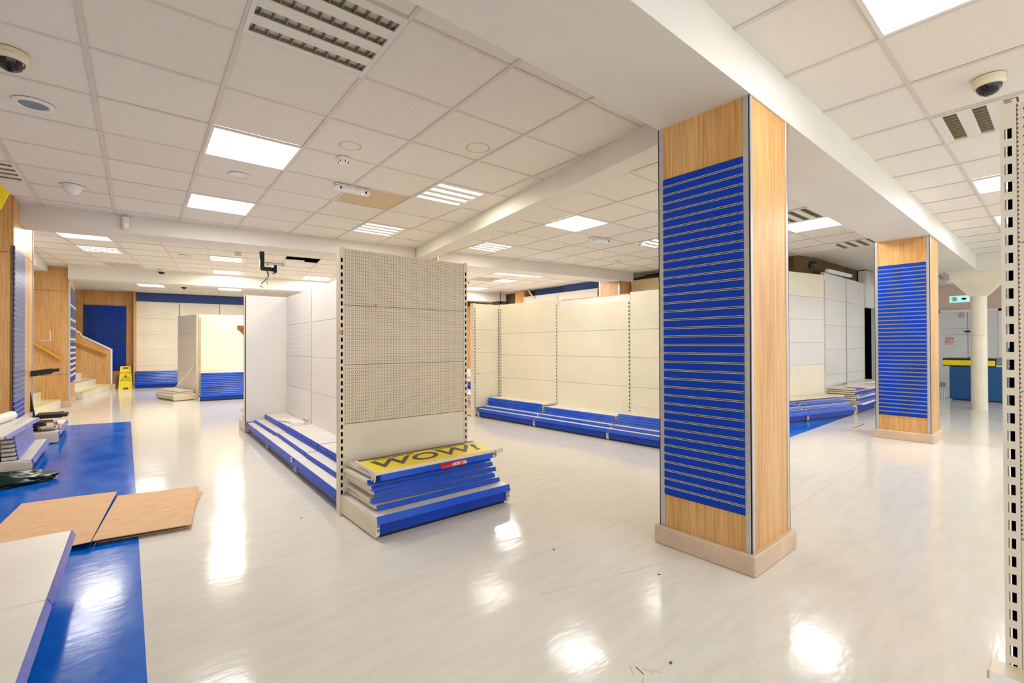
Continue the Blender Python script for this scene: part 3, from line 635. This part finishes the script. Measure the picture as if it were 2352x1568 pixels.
MB().box(0, 0, .09, 3.6, .04, ZC).build('wood_panel', 'wood', ww)
for x in (2.50, 2.96): MB().box(x, -.0015, 2.26, x+.005, 0, ZC).build('joint', 'chan', ww)
MB().box(0, -.0015, 2.30, 3.55, 0, 2.306).build('joint', 'chan', ww)
MB().cbox(0, -.02, 0, 3.6, .03, .12, .004).build('skirting', 'plinth', ww)
MB().cbox(3.55, -.02, .1, 3.60, .03, ZC, .002).build('corner_trim', 'alu', ww)
slats(ww, lambda x, y, z: (2.50+x, -.003-y, z), .90, .48, 2.28, 34, lipm='slat2', gap=.018)
MB().box(3.6, -.35, .0, 3.62, .04, ZC).build('side_return', 'wood', ww)

# ------------------------------------------------------------------ stairs
SA = 90-9.0
stair = thing('staircase', (-.83, 12.4, 0), SA*D2R, 'cream steps with yellow edging climbing to the left', 'stairs')
for k in range(9):
    hh = .165*(k+1)
    for (x0, x1) in ((-3.6, -.02), (1.5, 4.22)):
        s = MB().cbox(x0, .28*k, 0, x1, .28*(k+1)+.02, hh, .004).build('step', 'steps', stair)
        MB().cbox(x0, .28*k-.004, hh-.012, x1, .28*k+.045, hh+.002, .001).build('nosing', 'nosing' if k == 0 else 'alu', s)
sw = thing('stair_pier', (-.72, 12.42, 0), 0, 'wood-clad pier between the two stair flights with striped slat panel', 'pier')
MB().box(-3.9, 0, .1, 0, .04, ZC).box(-.3, 0.04, .1, 0, 1.45, ZC).build('wood_panel', 'wood', sw)
MB().cbox(-.02, -.006, .1, .01, .045, ZC, .002).build('corner_trim', 'alu', sw)
for z in (2.22, .62): MB().box(-3.9, -.0015, z, -.03, .001, z+.005).build('joint', 'chan', sw)
MB().cbox(-.14, -.02, 0, .02, 1.47, .12, .004).build('plinth', 'plinth', sw)
MB().box(-.42, -.003, .905+.36, -.26, 0, .915+.36).box(-.27, -.003, .91+.36, -.26, 0, 1.10+.36).build('notice_frame', 'white_ink', sw)
pat = ['slat', 'slat', 'slat3', 'slat', 'slat3', 'slat', 'slat3', 'slat', 'slat3', 'slat', 'slat3', 'slat', 'slat3', 'slat', 'slat2', 'slat3', 'slat2', 'slat2', 'slat2', 'slat3', 'slat2', 'slat2', 'slat3', 'slat2', 'slat2', 'slat2', 'slat2', 'slat3', 'slat2', 'slat2', 'slat2', 'slat2', 'slat2', 'slat2']
slats(sw, lambda x, y, z: (.002+y, .12+x, z), 1.28, .45, 2.33, 34, mats=pat, lipm=None, gap=.01)
def rail(name, pts, lab, brk):
    t = thing(name, pts[0], 0, lab, 'handrail'); p0 = Vector(pts[0])
    MB().tube([Vector(p)-p0 for p in pts], .032, 10).build('bar', 'rail', t, None, None, True)
    for b in brk:
        b = Vector(b)-p0; MB().tube([b+Vector((0, .09, -.03)), b+Vector((0, .03, -.05)), b], .010, 8).build('bracket', 'rail', t)
rail('handrail', [(-2.6, 12.33, 2.35), (-1.6, 12.33, 1.55), (-.84, 12.33, .92)], 'wooden handrail on the wood pier beside the near steps', [(-1.0, 12.33, 1.04), (-1.7, 12.33, 1.63)])
bal = thing('balustrade', (-.16, 16.62, 0), 0, 'sloping wood balustrade wall with white capping at the far stair side', 'balustrade')
MB().profy([(-2.6, 0), (0, 0), (0, 1.06), (-.58, 1.42), (-.62, 1.50), (-2.6, 2.6)], 0, .10).build('wood_panel', 'wood', bal)
MB().profy([(-2.6, 2.6), (-.62, 1.50), (-.58, 1.42), (0, 1.06), (.015, 1.10), (-.57, 1.46), (-.61, 1.55), (-2.6, 2.66)], -.015, .115).box(0, -.015, 0, .04, .115, 1.09).build('capping', 'wall_w', bal)
MB().cbox(-.02, -.03, 0, .10, .60, .14, .004).build('plinth', 'plinth', bal)
rail('handrail', [(-1.9, 16.54, 1.92), (-.82, 16.54, 1.27), (-.22, 16.54, .95)], 'wooden handrail on the far balustrade wall', [(-.42, 16.54, 1.06), (-1.3, 16.54, 1.56)])
struct(MB().profx([(9.2, 2.36), (12.42, 2.58), (12.42, ZC), (9.2, ZC)], -1.5, -1.02).build('trim_3', 'wall_w'))
# left pier (col3)
lp = thing('slatwall_pier', (-.81, 6.78, 0), 0, 'tall wood pier with worn blue slat panel at the left edge', 'pier')
MB().box(-1.2, .0, 0, -.02, .06, ZC).box(-.5, .06, 0, -.0, 1.42, ZC).build('wood_panel', 'wood', lp)
MB().box(-1.2, -.0015, 2.10, 0, .001, 2.105).box(-.001, .72, 2.18, .0015, 1.42, 2.185).build('joint', 'chan', lp)
MB().cbox(-.002, 1.40, .1, .008, 1.43, 2.6, .001).build('corner_trim', 'alu', lp)
slats(lp, lambda x, y, z: (.003+y, .03+x, z), .66, .3, 2.18, 36, mats=['slat']*6+['slat2']*30, lipm='alu', gap=.012)
ys = thing('yellow_sign', (-.735, 6.0, 2.36), 0, 'corner of a yellow sign at the left picture edge below the ceiling', 'sign')
MB().profy([(-.6, 0), (-.055, 0), (.0, .165), (-.05, .21), (-.6, .21)], -.01, .01).build('board', 'yel_print', ys); MB().box(-.10, -.004, .2, -.092, .004, ZC-2.36).build('hanger', 'alu', ys)

# ------------------------------------------------------------------ left floor fixtures
def tray_unit(v0, v1, uf, label, cream=True):
    f = Fr(uf-.50, v0, 90); f = Fr(uf-.47, v1, -90)
    return f
# near: fixture bases along the left wall face +u -> local y -> +u : angle -90
def lbase(uf, v0, v1, H, label, D):
    f = Fr(uf-D, v1, -90)
    bay(f, v1-v0, H, D, [(.15, H-.005, 'panel')], label, side=(1, 1), strip='strip_sheen', name='shelving_base', group='left floor shelving bases')
    return f
f = lbase(-.60, 6.08, 7.32, .22, 'nearer low shelving base on the blue floor at left', .205)
for k in range(7): shelf(f, .02+.006*k, .0, .147+.0385*k, 1.19, .095-.004*k, 'blue-edged shelf with painted sheen stacked on the nearer low base at left, %s' % ORD[k], .5*D2R, 'strip_sheen', group='left loose shelves')
shelf(Fr(-.98, 6.755, -93.5), 0, 0, .420, 1.25, .36, 'raised blue-edged shelf with painted sheen on top of the stack at left', 0, 'strip_sheen', group='left loose shelves')
rl = tag(MB().tube([(-.93, 5.62, .49), (-.87, 6.2, .492), (-.80, 6.66, .49)], .044, 14).build('plastic_roll', 'white_ink', None, None, None, True), 'white plastic roll lying on the raised shelf at left', 'roll')
cl = tag(MB().cbox(0, 0, 0, .55, .004, .06, .001).build('clear_strip', 'clear', None, (-.70, 6.2, .447), 86*D2R), 'clear plastic strip standing on the raised shelf at left', 'strip')
f = lbase(-.55, 7.85, 9.05, .20, 'farther low shelving base at the end of the blue floor', .255)
for k in range(2): shelf(f, .25+.1*k, .01, .147+.034*k, .8, .15-.03*k, 'dark-ended loose shelf on the farther low base, %s' % ('lower' if k == 0 else 'upper'), 6*D2R, 'strip_sheen', 'plinth', group='left loose shelves')
bk = tag(MB().cbox(0, 0, 0, .14, .28, .02, .002).cbox(.01, .02, .02, .12, .25, .045, .002).build('black_tray', 'black', None, (-.80, 7.92, .21), 4*D2R), 'stack of dark trays on the farther low base', 'tray')
ba = tag(MB().cbox(0, 0, 0, .24, .30, .05, .003).cbox(.24, .01, .008, .29, .27, .042, .002).build('black_bar', 'black', None, (-.79, 8.30, .255), 0), 'black shelf bar lying over the farther low base', 'bar')
pv = thing('black_bracket', (-.86, 8.05, 0), 0, 'black steel bracket post with a raised arm by the left pier', 'bracket')
MB().profy([(0, 0), (.135, 0), (.02, .84), (0, .84)], 0, .04).build('post', 'black', pv)
MB().profy([(0, .79), (.24, .83), (.24, .895), (0, .86)], 0, .05).build('arm', 'black', pv)
MB().profy([(.24, .845), (.30, .855), (.30, .895), (.24, .885)], .01, .04).build('arm_tip', 'black', pv)
# bottom-left shelving base run with white decks
fN = Fr(-.72, 3.38, -91.5)
for k in range(2):
    f = Fr(*fN.w(.86*k, 0)[:2], -91.5)
    L = .86 if k == 0 else 1.4
    bay(f, L, .24, .47, [(.15, .235, 'panel')], ('white shelving base in the bottom left corner, part beside the cardboard', 'white shelving base in the bottom left corner, part nearest the camera')[k], side=(1, 1), name='shelving_base', group='bottom left shelving bases')
    shelf(f, .004, .01, .178, L-.008, .525, ('white shelf with blue edge beside the cardboard at lower left', 'white shelf with blue edge filling the bottom left corner')[k], 0, 'strip_sheen' if k == 0 else 'strip_sheen', group='bottom left shelves')
    for q, x in enumerate((.05, L-.09)): tag(MB().box(0, 0, 0, .04, .40, .0285).build('shelf_spacer', 'cream', None, f.w(x, .02, .146), f.a), 'cream spacer under the bottom left white shelf, %s' % (('beside the cardboard', 'at the shelf joint')[q] if k == 0 else ('just past the shelf joint', 'nearest the camera')[q]), 'spacer', 'spacers under bottom left shelves')
# green bag
import mathutils
def blob(name, mat, loc, sx, sy, sz, seed, label, cat):
    n, m = 44, 22; vs = []; fs = []
    for j in range(m+1):
        ph = math.pi*j/m
        for i in range(n):
            a = 2*math.pi*i/n; p = Vector((math.cos(a)*math.sin(ph), math.sin(a)*math.sin(ph), math.cos(ph)))
            r = 1+.24*mathutils.noise.noise(p*2.3+Vector((seed, 0, 0)))+.22*abs(mathutils.noise.noise(p*5+Vector((0, seed, 0))))+.12*abs(mathutils.noise.noise(p*11+Vector((0, seed, 3))))
            z = p.z*r; vs.append((p.x*r*sx, p.y*r*sy, max(0.0, (z+.45)*sz)))
    for j in range(m):
        for i in range(n): fs.append((j*n+i, j*n+(i+1) % n, (j+1)*n+(i+1) % n, (j+1)*n+i))
    b = MB(); b.add(vs, fs); return tag(b.build(name, mat, None, loc, None, True), label, cat)
blob('rubbish_bag', 'bag', (-.82, 5.78, .0), .36, .20, .065, 3, 'crumpled dark green plastic bag on the blue floor', 'bag')
# cardboard
def sheet(name, poly, z, lab, thick=.004, lift=None):
    n = len(poly); top = [(x, y, z+(lift[i] if lift else 0)+thick) for i, (x, y) in enumerate(poly)]; bot = [(x, y, z+(lift[i] if lift else 0)) for i, (x, y) in enumerate(poly)]
    b = MB().add(bot+top, [tuple(reversed(range(n))), tuple(range(n, 2*n))]+[(i, (i+1) % n, n+(i+1) % n, n+i) for i in range(n)])
    return tag(b.build(name, 'card'), lab, 'cardboard', 'cardboard sheets on the floor')
sheet('cardboard_sheet', [(.36, 3.60), (.505, 4.60), (.0, 4.72), (-.115, 3.66)], .012, 'flat cardboard sheet lying half on the blue floor, right piece', .004, (.018, .002, .0, .02))
sheet('cardboard_sheet', [(.34, 3.64), (.515, 4.45), (.03, 4.6), (-.09, 3.7)], .0035, 'underlying cardboard layer showing at the edge of the right piece')
sheet('cardboard_sheet', [(-.12, 3.64), (-.005, 4.84), (-.25, 4.90), (-.54, 4.95), (-.60, 4.3), (-.66, 3.75), (-.4, 3.68)], .010, 'flat cardboard sheet on the blue floor, left piece by the white shelf', .004, (.026, .006, .004, .0, .0, .0, .01))
# litter
for k, (x, y) in enumerate(((1.2, 2.62), (1.16, 3.2), (.95, 3.35), (1.9, 1.9), (2.1, 1.35), (1.55, .95))):
    tag(MB().cbox(-.004, -.007, 0, .004, .007, .003, .0008).build('litter_scrap', 'plinth' if k < 2 else 'grey_ink', None, (x, y, 0), k), ('paper scrap at the front corner of the pegboard end unit', 'paper scrap at the foot of the pegboard upright', 'dark crumb on the floor left of the white gondola', 'dark crumb on the floor in front of the blue column', 'dark crumb on the floor left of the blue column plinth', 'crumb on the floor at bottom centre')[k], 'scrap')

sc = thing('scuff_mark', (1.42, .99, 0), 0, 'scuffed adhesive mark on the floor at the bottom of the picture', 'mark')
for k in range(5): MB().cbox(-.022, -.002, 0, .022, .002, .0008, .0003).build('streak', 'plinth' if k != 2 else 'grey_ink', sc, (.02*k-.03, .02*((k*7) % 4)-.03, 0), .5+.4*k)
# ------------------------------------------------------------------ wet floor sign
ws = thing('wet_floor_sign', (.155, 16.75, 0), 0, 'yellow wet floor caution sign standing by the rear wall', 'sign')
tl = math.atan2(.11, .62)
for s in (-1, 1):
    b = MB().add([(-.155, 0, 0), (-.06, 0, 0), (-.045, 0, .03), (.045, 0, .03), (.06, 0, 0), (.155, 0, 0), (.11, 0, .62), (-.11, 0, .62), (-.155, .014, 0), (-.06, .014, 0), (-.045, .014, .03), (.045, .014, .03), (.06, .014, 0), (.155, .014, 0), (.11, .014, .62), (-.11, .014, .62)],
                 [(0, 1, 2, 7), (2, 3, 6, 7), (3, 4, 5, 6), (8, 15, 10, 9), (10, 15, 14, 11), (11, 14, 13, 12)]+[(i, i+8, (i+1) % 8+8, (i+1) % 8) for i in range(8)])
    p = b.build('panel', 'yellow', ws, (0, s*.115, 0), (-s*-tl if False else s*tl, 0, 0))
    if s == -1:
        X = Matrix.Rotation(math.pi/2, 4, 'X')
        text('lettering', 'CAUTION', .052, 'red', p, Matrix.Translation((0, -.002, .44)) @ X, .001)
        text('lettering', 'WET FLOOR', .040, 'black_ink', p, Matrix.Translation((0, -.002, .225)) @ X, .001)
        MB().add([(-.095, -.001, .265), (.095, -.001, .265), (0, -.001, .405), (-.076, -.001, .274), (.076, -.001, .274), (0, -.001, .388)], [(0, 1, 4, 3), (1, 2, 5, 4), (2, 0, 3, 5)]).build('triangle_outline', 'black_ink', p)
        MB().add([(-.03, -.0015, .34), (.0, -.0015, .35), (.02, -.0015, .32), (.035, -.0015, .29), (.02, -.0015, .285), (-.005, -.0015, .31), (-.02, -.0015, .30)], [tuple(range(7))]).build('slipping_figure', 'black_ink', p)
        MB().box(-.06, -.0015, .555, .06, .0, .585).build('handle_hole', 'chan', p)

# ------------------------------------------------------------------ far right: checkout, round column, doors
dk = thing('checkout_counter', (13.3, .0, 0), 0, 'blue checkout counter with yellow edge behind the round column', 'counter')
MB().cbox(0, -1.6, .02, .75, 1.64, .70, .01).build('body', 'deskblue', dk); MB().box(.02, -1.55, 0, .73, 1.6, .03).build('foot', 'black', dk)
MB().cbox(-.03, .97, .715, .78, 1.74, .825, .006).build('bumper', 'yel_print', dk); MB().cbox(-.03, .97, .70, .78, 1.74, .716, .003).build('bumper_edge', 'black', dk); MB().cbox(-.03, .97, .825, .78, 1.74, .86, .004).build('belt', 'black', dk)
MB().cbox(0.01, -1.6, .73, .76, .96, .87, .01).build('hood', 'deskgrey', dk); MB().cbox(-.005, -1.6, .70, .765, .96, .73, .004).build('edge_strip', 'white', dk)
rc = thing('round_pillar', (11.68, 1.05, 0), 0, 'slim cream round pillar with a flared square capital', 'pillar')
MB().lathe([(.108, 0), (.108, 2.0)], 28).build('shaft', 'roundcol', rc, None, None, True)
MB().lathe([(.1085, 1.30), (.1095, 1.302), (.1085, 1.306)], 28).build('joint', 'plinth', rc)
b = MB(); a0, a1 = .108, .34
b.add([(-a0, -a0, 2.0), (a0, -a0, 2.0), (a0, a0, 2.0), (-a0, a0, 2.0), (-a1, -a1, 2.3), (a1, -a1, 2.3), (a1, a1, 2.3), (-a1, a1, 2.3), (-a1, -a1, 2.40), (a1, -a1, 2.40), (a1, a1, 2.40), (-a1, a1, 2.40)],
      [(0, 3, 2, 1), (8, 9, 10, 11)]+[(i, (i+1) % 4, 4+(i+1) % 4, 4+i) for i in range(4)]+[(4+i, 4+(i+1) % 4, 8+(i+1) % 4, 8+i) for i in range(4)]).build('capital', 'roundcol', rc)
struct(MB().box(11.3, -3, 2.40, 12.1, 1.42, ZC+.03).build('ceiling_beam', 'beam'))
dr = struct(MB().cbox(16.74, 1.12, 0, 16.82, 2.30, 1.98, .004).build('door_2', 'wall_w'))
MB().box(16.730, 1.10, 0, 16.74, 1.16, 2.04).box(16.730, 2.24, 0, 16.74, 2.32, 2.04).box(16.730, 1.10, 1.98, 16.74, 2.32, 2.05).build('door_frame', 'white_ink', dr)
MB().box(16.737, 1.70, 0, 16.741, 1.712, 1.97).box(16.737, 1.715, 1.55, 16.741, 2.22, 1.557).box(16.737, 1.715, 1.40, 16.741, 2.22, 1.407).box(16.737, 1.2, 1.23, 16.741, 1.7, 1.235).build('joint', 'deskgrey', dr)
MB().cbox(16.68, 1.42, 1.46, 16.74, 1.76, 1.50, .004).build('push_bar', 'black', dr); MB().cbox(16.69, 1.75, 1.84, 16.74, 1.84, 1.96, .004).build('door_closer', 'alu', dr); MB().cbox(16.73, 1.66, .78, 16.74, 1.69, .82, .002).build('lock', 'black', dr)
es = thing('door_notice', (16.733, 2.05, 1.24), 0, 'small red EXIT ONLY notice on the white double door', 'notice')
MB().box(-.002, -.085, -.085, 0, .085, .085).build('card', 'white_ink', es)
RX = Matrix.Rotation(-math.pi/2, 4, 'Z') @ Matrix.Rotation(math.pi/2, 4, 'X')
text('lettering', 'EXIT', .075, 'red', es, Matrix.Translation((-.003, 0, .04)) @ RX, .001); text('lettering', 'ONLY', .07, 'red', es, Matrix.Translation((-.003, 0, -.04)) @ RX, .001)
MB().box(-.0028, -.085, .075, -.002, .085, .085).box(-.0028, -.085, -.085, -.002, .085, -.075).box(-.0028, -.085, -.005, -.002, .085, .003).build('border', 'red', es)
ck = thing('wall_clock', (16.79, 1.0, 1.80), 0, 'round white clock on the peach wall right of the white doors', 'clock'); MB().lathe([(0, 0), (.12, 0), (.12, .03), (.1, .04)], 24).build('case', 'white_ink', ck, None, (0, -math.pi/2, 0))
nb = thing('notice_board', (16.79, .95, 1.25), 0, 'white notice with blue print on the peach wall by the doors', 'notice'); MB().box(-.01, -.12, -.45, 0, .16, .32).build('card', 'white_ink', nb); MB().box(-.012, -.1, -.38, -.01, .14, -.2).build('print', 'slat', nb)
ex = thing('exit_sign', (13.6, 1.51, 2.04), 0, 'green illuminated exit sign with white running figure hanging from the ceiling', 'sign')
MB().cbox(0, -.155, 0, .04, .155, .135, .004).build('box', 'exitlit', ex)
MB().box(-.002, .03, .02, 0, .12, .115).box(-.002, -.11, .05, 0, -.03, .085).build('door_symbol', 'white_ink', ex)
MB().add([(-.002, -.11, .067), (-.002, -.07, .11), (-.002, -.03, .067), (-.002, -.07, .02)], [(0, 1, 2, 3)]).build('arrow_symbol', 'white_ink', ex)
MB().tube([(-.003, .06, .03), (-.003, .075, .06), (-.003, .07, .085), (-.003, .085, .1)], .006, 6).build('running_figure', 'green', ex)
for y in (-.1, .1): MB().tube([(.02, y, .135), (.02, y, ZC-2.04)], .004, 6).build('hanger', 'alu', ex)
stl = thing('grey_stool', (13.05, 1.80, 0), 0, 'low grey stool beside the checkout counter', 'stool')
MB().cbox(-.12, -.12, .28, .12, .12, .36, .01).build('seat', 'deskgrey', stl)
for x in (-.1, .1):
    for y in (-.1, .1): MB().tube([(x, y, 0), (x*.9, y*.9, .29)], .012, 8).build('leg', 'alu', stl)

# ------------------------------------------------------------------ luminaires
def area(parent, size, watts, col, z=-.03):
    ld = bpy.data.lights.new('panel_light', 'AREA'); ld.shape = 'SQUARE'; ld.size = size; ld.energy = watts; ld.color = col
    lo = bpy.data.objects.new('panel_light', ld); COL.objects.link(lo); lo.parent = parent; lo.location = (0, 0, z); return lo
LATS = {'A': LA, 'B': LB, 'C': LC}
def cellpos(key, i, j):
    lat = LATS[key]; x, y = lat.P(i+.5, j+.5); return (x, y, ZC), lat.a, min(lat.px, lat.py)/.6
ledm = MB().box(-.278, -.278, -.001, .278, .278, .006).mesh('diffuser', 'led'); frm = MB()
for s in (-1, 1): frm.box(s*.278, -.298, -.004, s*.298, .298, .01).box(-.278, s*.278, -.004, .278, s*.298, .01)
frmm = frm.mesh('frame', 'lampbody')
for key, i, j, lab in LEDS:
    p, a, s = cellpos(key, i, j); t = thing('led_panel', p, a, lab, 'ceiling light', 'LED ceiling panels'); t.scale = (s, s, 1)
    inst('diffuser', ledm, t); inst('frame', frmm, t); area(t, .54, LED_W*((1.8 if (i, j) != (0, -2) else .4) if key == 'B' else (.55 if (key, i) == ('A', 7) else 1.1 if (key, i) == ('A', 1) else .5 if (key, i) == ('C', -1) else 1.0)), LED_C, -.012)
# louvred four-tube fittings
band = MB().cbox(-.28, -.036, -.002, .28, .036, .004, .001).mesh('louvre_band', 'lampbody')
refl = MB(); refl.add([(-.28, -.0375, .0), (.28, -.0375, 0), (.28, -.03, .05), (-.28, -.03, .05), (-.28, .0375, 0), (.28, .0375, 0), (.28, .03, .05), (-.28, .03, .05)], [(0, 1, 2, 3), (5, 4, 7, 6), (3, 2, 6, 7), (0, 3, 7, 4), (1, 5, 6, 2)])
reflm = refl.mesh('reflector', 'louvre')
blade = MB().profy([(-.004, 0), (.0, 0), (.010, .036), (-.012, .036)], -.036, .036).mesh('louvre_blade', 'louvre')
blades = MB()
for k in range(10): blades.profy([(-.252+.056*k-.003, 0), (-.252+.056*k+.001, 0), (-.252+.056*k+.006, .036), (-.252+.056*k-.008, .036)], -.036, .036)
bladesm = blades.mesh('louvre_blades', 'louvre')
tubem = MB().box(-.278, -.029, .0, .278, .029, .03).mesh('lit_tube', 'tube')
endm = MB().box(.215, -.036, -.001, .28, .036, .02).mesh('tube_end', 'lampbody')
YB = [-.208, -.0693, .0693, .208]
def troffer(key, i, j, lab, lit, detail):
    p, a, s = cellpos(key, i, j); t = thing('louvre_light', p, a, lab, 'ceiling light', 'louvred ceiling lights'); t.scale = (s, s, 1)
    inst('frame', frmm, t)
    for y in (-.1387, 0, .1387): inst('louvre_band', band, t, (0, y, 0))
    for y in YB:
        if lit: inst('lit_tube', tubem, t, (0, y, 0)); inst('tube_end', endm, t, (0, y, 0))
        else:
            r = inst('reflector', reflm, t, (0, y, 0))
            if detail:
                for k in range(10): inst('louvre_blade', blade, r, (-.252+.056*k, 0, 0))
            else: tag(inst('louvre_blades', bladesm, r), kind='stuff')
    for y in (-.262, .262): inst('louvre_band', band, t, (0, y, .0)).scale = (1, .5, 1)
    if lit: area(t, .54, TUBE_W*(2.0 if key == 'B' else .6 if i > 6 else 1.0), TUBE_C, -.012)
for n, (key, i, j, lab) in enumerate(DARKT): troffer(key, i, j, lab, False, n in (0, 3))
for key, i, j, lab in LITT: troffer(key, i, j, lab, True, False)
# missing tile opening
p, a, s = cellpos('B', 5, -1)
mo = thing('ceiling_opening', p, a, 'black opening where a ceiling tile is missing beside the black mount', 'opening')
MB().box(-.27, -.27, .008, .27, .05, .02).box(.05, .05, .008, .27, .20, .02).build('void', 'dark', mo); MB().box(-.27, .05, .004, .05, .27, .016).box(.05, .20, .004, .27, .27, .016).build('tile_remnant', 'tile', mo)  # black plates stand for the shade above the missing tile

# ------------------------------------------------------------------ small ceiling devices
def dome(loc, lab, s=1.0):
    t = thing('dome_camera', (loc[0], loc[1], ZC), 0, lab, 'camera', 'dome cameras'); t.scale = (s, s, s)
    MB().lathe([(0, 0), (.070, 0), (.072, -.03), (.064, -.048), (.058, -.050), (0, -.05)], 28).build('housing', 'plastic', t, None, None, True)
    MB().lathe([(.056, -.048), (.053, -.064), (.040, -.085), (.02, -.097), (0, -.10)], 24).build('dome', 'dome', t, None, None, True)
    MB().box(-.02, -.0735, -.024, .02, -.0705, -.020).build('maker_plate', 'plinth', t)
dome((-.43, 3.50), 'cream dome camera at the left edge of the near ceiling'); dome((3.80, .29), 'cream dome camera on the ceiling at the right edge')
dome((.65, 11.55), 'small dark dome camera on the second cross beam'); dome((1.25, 14.2), 'tiny dome camera far back above the blue fascia')
def dl(loc, lab, r=.09, glass='deskgrey'):
    t = thing('downlight', (loc[0], loc[1], ZC+.003), 0, lab, 'ceiling light', 'round downlights')
    MB().lathe([(r*.70, 0), (r, -.002), (r*.98, -.010), (r*.76, -.014), (r*.70, -.010)], 30, cap=False).build('ring', 'plastic_w', t, None, None, True)
    MB().lathe([(0, -.004), (r*.70, -.005), (r*.69, -.007), (0, -.006)], 26).build('glass', glass, t)
dl((-.41, 4.16), 'round glass downlight left of the T rail near the dome camera', .10); dl((.82, 4.74), 'round white downlight between the two LED panels', .085, 'plastic_w')
dl((.85, 9.55), 'round downlight beyond the cross beam at left', .085, 'plastic_w'); dl((8.3, 2.35), 'round downlight left of the second blue column top', .09, 'plastic_w')
eb = thing('eyeball_spotlight', (-.33, 6.06, ZC), 0, 'white eyeball spotlight tilted out of the ceiling at left', 'ceiling light')
MB().lathe([(.055, .004), (.092, 0), (.09, -.006), (.06, -.008)], 26, cap=False).build('ring', 'plastic_w', eb); MB().lathe([(0, -.085), (.035, -.078), (.062, -.05), (.07, -.01), (.066, .02), (0, .03)], 24).build('ball', 'plastic_w', eb, None, (0, 28*D2R, 0), True)
def smoke(loc, lab):
    t = thing('smoke_detector', (loc[0], loc[1], ZC), 0, lab, 'smoke detector', 'smoke detectors')
    MB().lathe([(0, 0), (.052, 0), (.054, -.012), (.048, -.020), (.040, -.022), (.038, -.030), (.034, -.040), (.026, -.050), (0, -.052)], 24).build('body', 'plastic_w', t, None, None, True)
    for k in range(6):
        a = k*math.pi/3; MB().box(-.003, -.041, -.040, .003, -.034, -.026).build('vent', 'chan', t, None, a)
smoke((1.39, 3.77), 'white smoke detector on the near ceiling above the emergency fitting'); smoke((1.5, 8.75), 'smoke detector beyond the cross beam by the lit four-tube light'); smoke((6.94, 5.30), 'round detector on the ceiling above the ivory gondola'); smoke((5.95, 4.1), 'detector beside the lit light cut off by the blue column'); smoke((7.0, 7.4), 'detector on the ceiling beyond the cross beam above the ivory gondola')
def emer(loc, rz, lab, n=1):
    t = thing('emergency_light', (loc[0], loc[1], ZC), rz, lab, 'emergency light', 'emergency light fittings')
    MB().cbox(-.17, -.035, -.016, .17, .035, 0, .003).build('base', 'lampbody', t)
    MB().cbox(-.165, -.033, -.058, .165, .033, -.016, .008).build('diffuser', 'plastic_w', t); MB().lathe([(0, -.062), (.008, -.060), (.009, -.056), (0, -.055)], 10, (.09, -.02, 0)).build('indicator', 'gled', t)
    for x in (-.12, .12): MB().box(x-.008, -.036, -.05, x+.008, -.0335, -.03).build('clip', 'chan', t)
emer((1.71, 4.40), -1.5*D2R, 'emergency light with green indicator on the near ceiling'); emer((5.25, 4.30), -20*D2R, 'emergency light with green indicator left of the big blue column'); emer((2.2, 9.4), -9*D2R, 'emergency light with green indicator beside the black mount'); emer((6.3, 9.3), -9*D2R, 'emergency light above the far light pair'); emer((8.9, .30), 0, 'emergency light in the right ceiling bay near the slotted upright')
pr_ = thing('motion_sensor', (.065, bbeam(.065)-.0, ZC-.01), -8*D2R, 'white motion sensor on the face of the cross beam', 'sensor')
MB().cbox(-.035, -.055, -.15, .035, .0, 0, .012).build('body', 'plastic_w', pr_); MB().lathe([(0, -.03), (.02, -.026), (.028, 0), (.02, .026), (0, .03)], 16, (0, -.045, -.105)).build('lens', 'white_ink', pr_, None, None, True)
mt = thing('ceiling_bracket', (1.70, 8.05, 0), 0, 'black hanging screen bracket with dangling cable', 'bracket')
MB().cbox(-.03, -.03, 2.37, .03, .03, 2.66, .004).build('pole', 'black', mt); MB().box(-.04, -.04, 2.655, .04, .04, ZC).build('ceiling_plate', 'black', mt)
MB().cbox(-.02, -.02, 2.33, .17, .02, 2.39, .004).build('arm', 'black', mt); MB().prism([(.15, -.07), (.19, -.10), (.19, .10), (.15, .07)], 2.30, 2.42).build('plate', 'black', mt)
MB().tube([(.07, 0, 2.33), (.09, 0, 2.26), (.06, .0, 2.20), (.0, 0, 2.13), (-.02, 0, 2.08), (.02, 0, 2.07)], .007, 6).build('cable', 'black', mt)
MB().tube([(.10, 0, 2.33), (.10, .01, 2.24), (.07, .01, 2.17), (.08, 0, 2.12)], .004, 6).build('cable', 'black', mt)
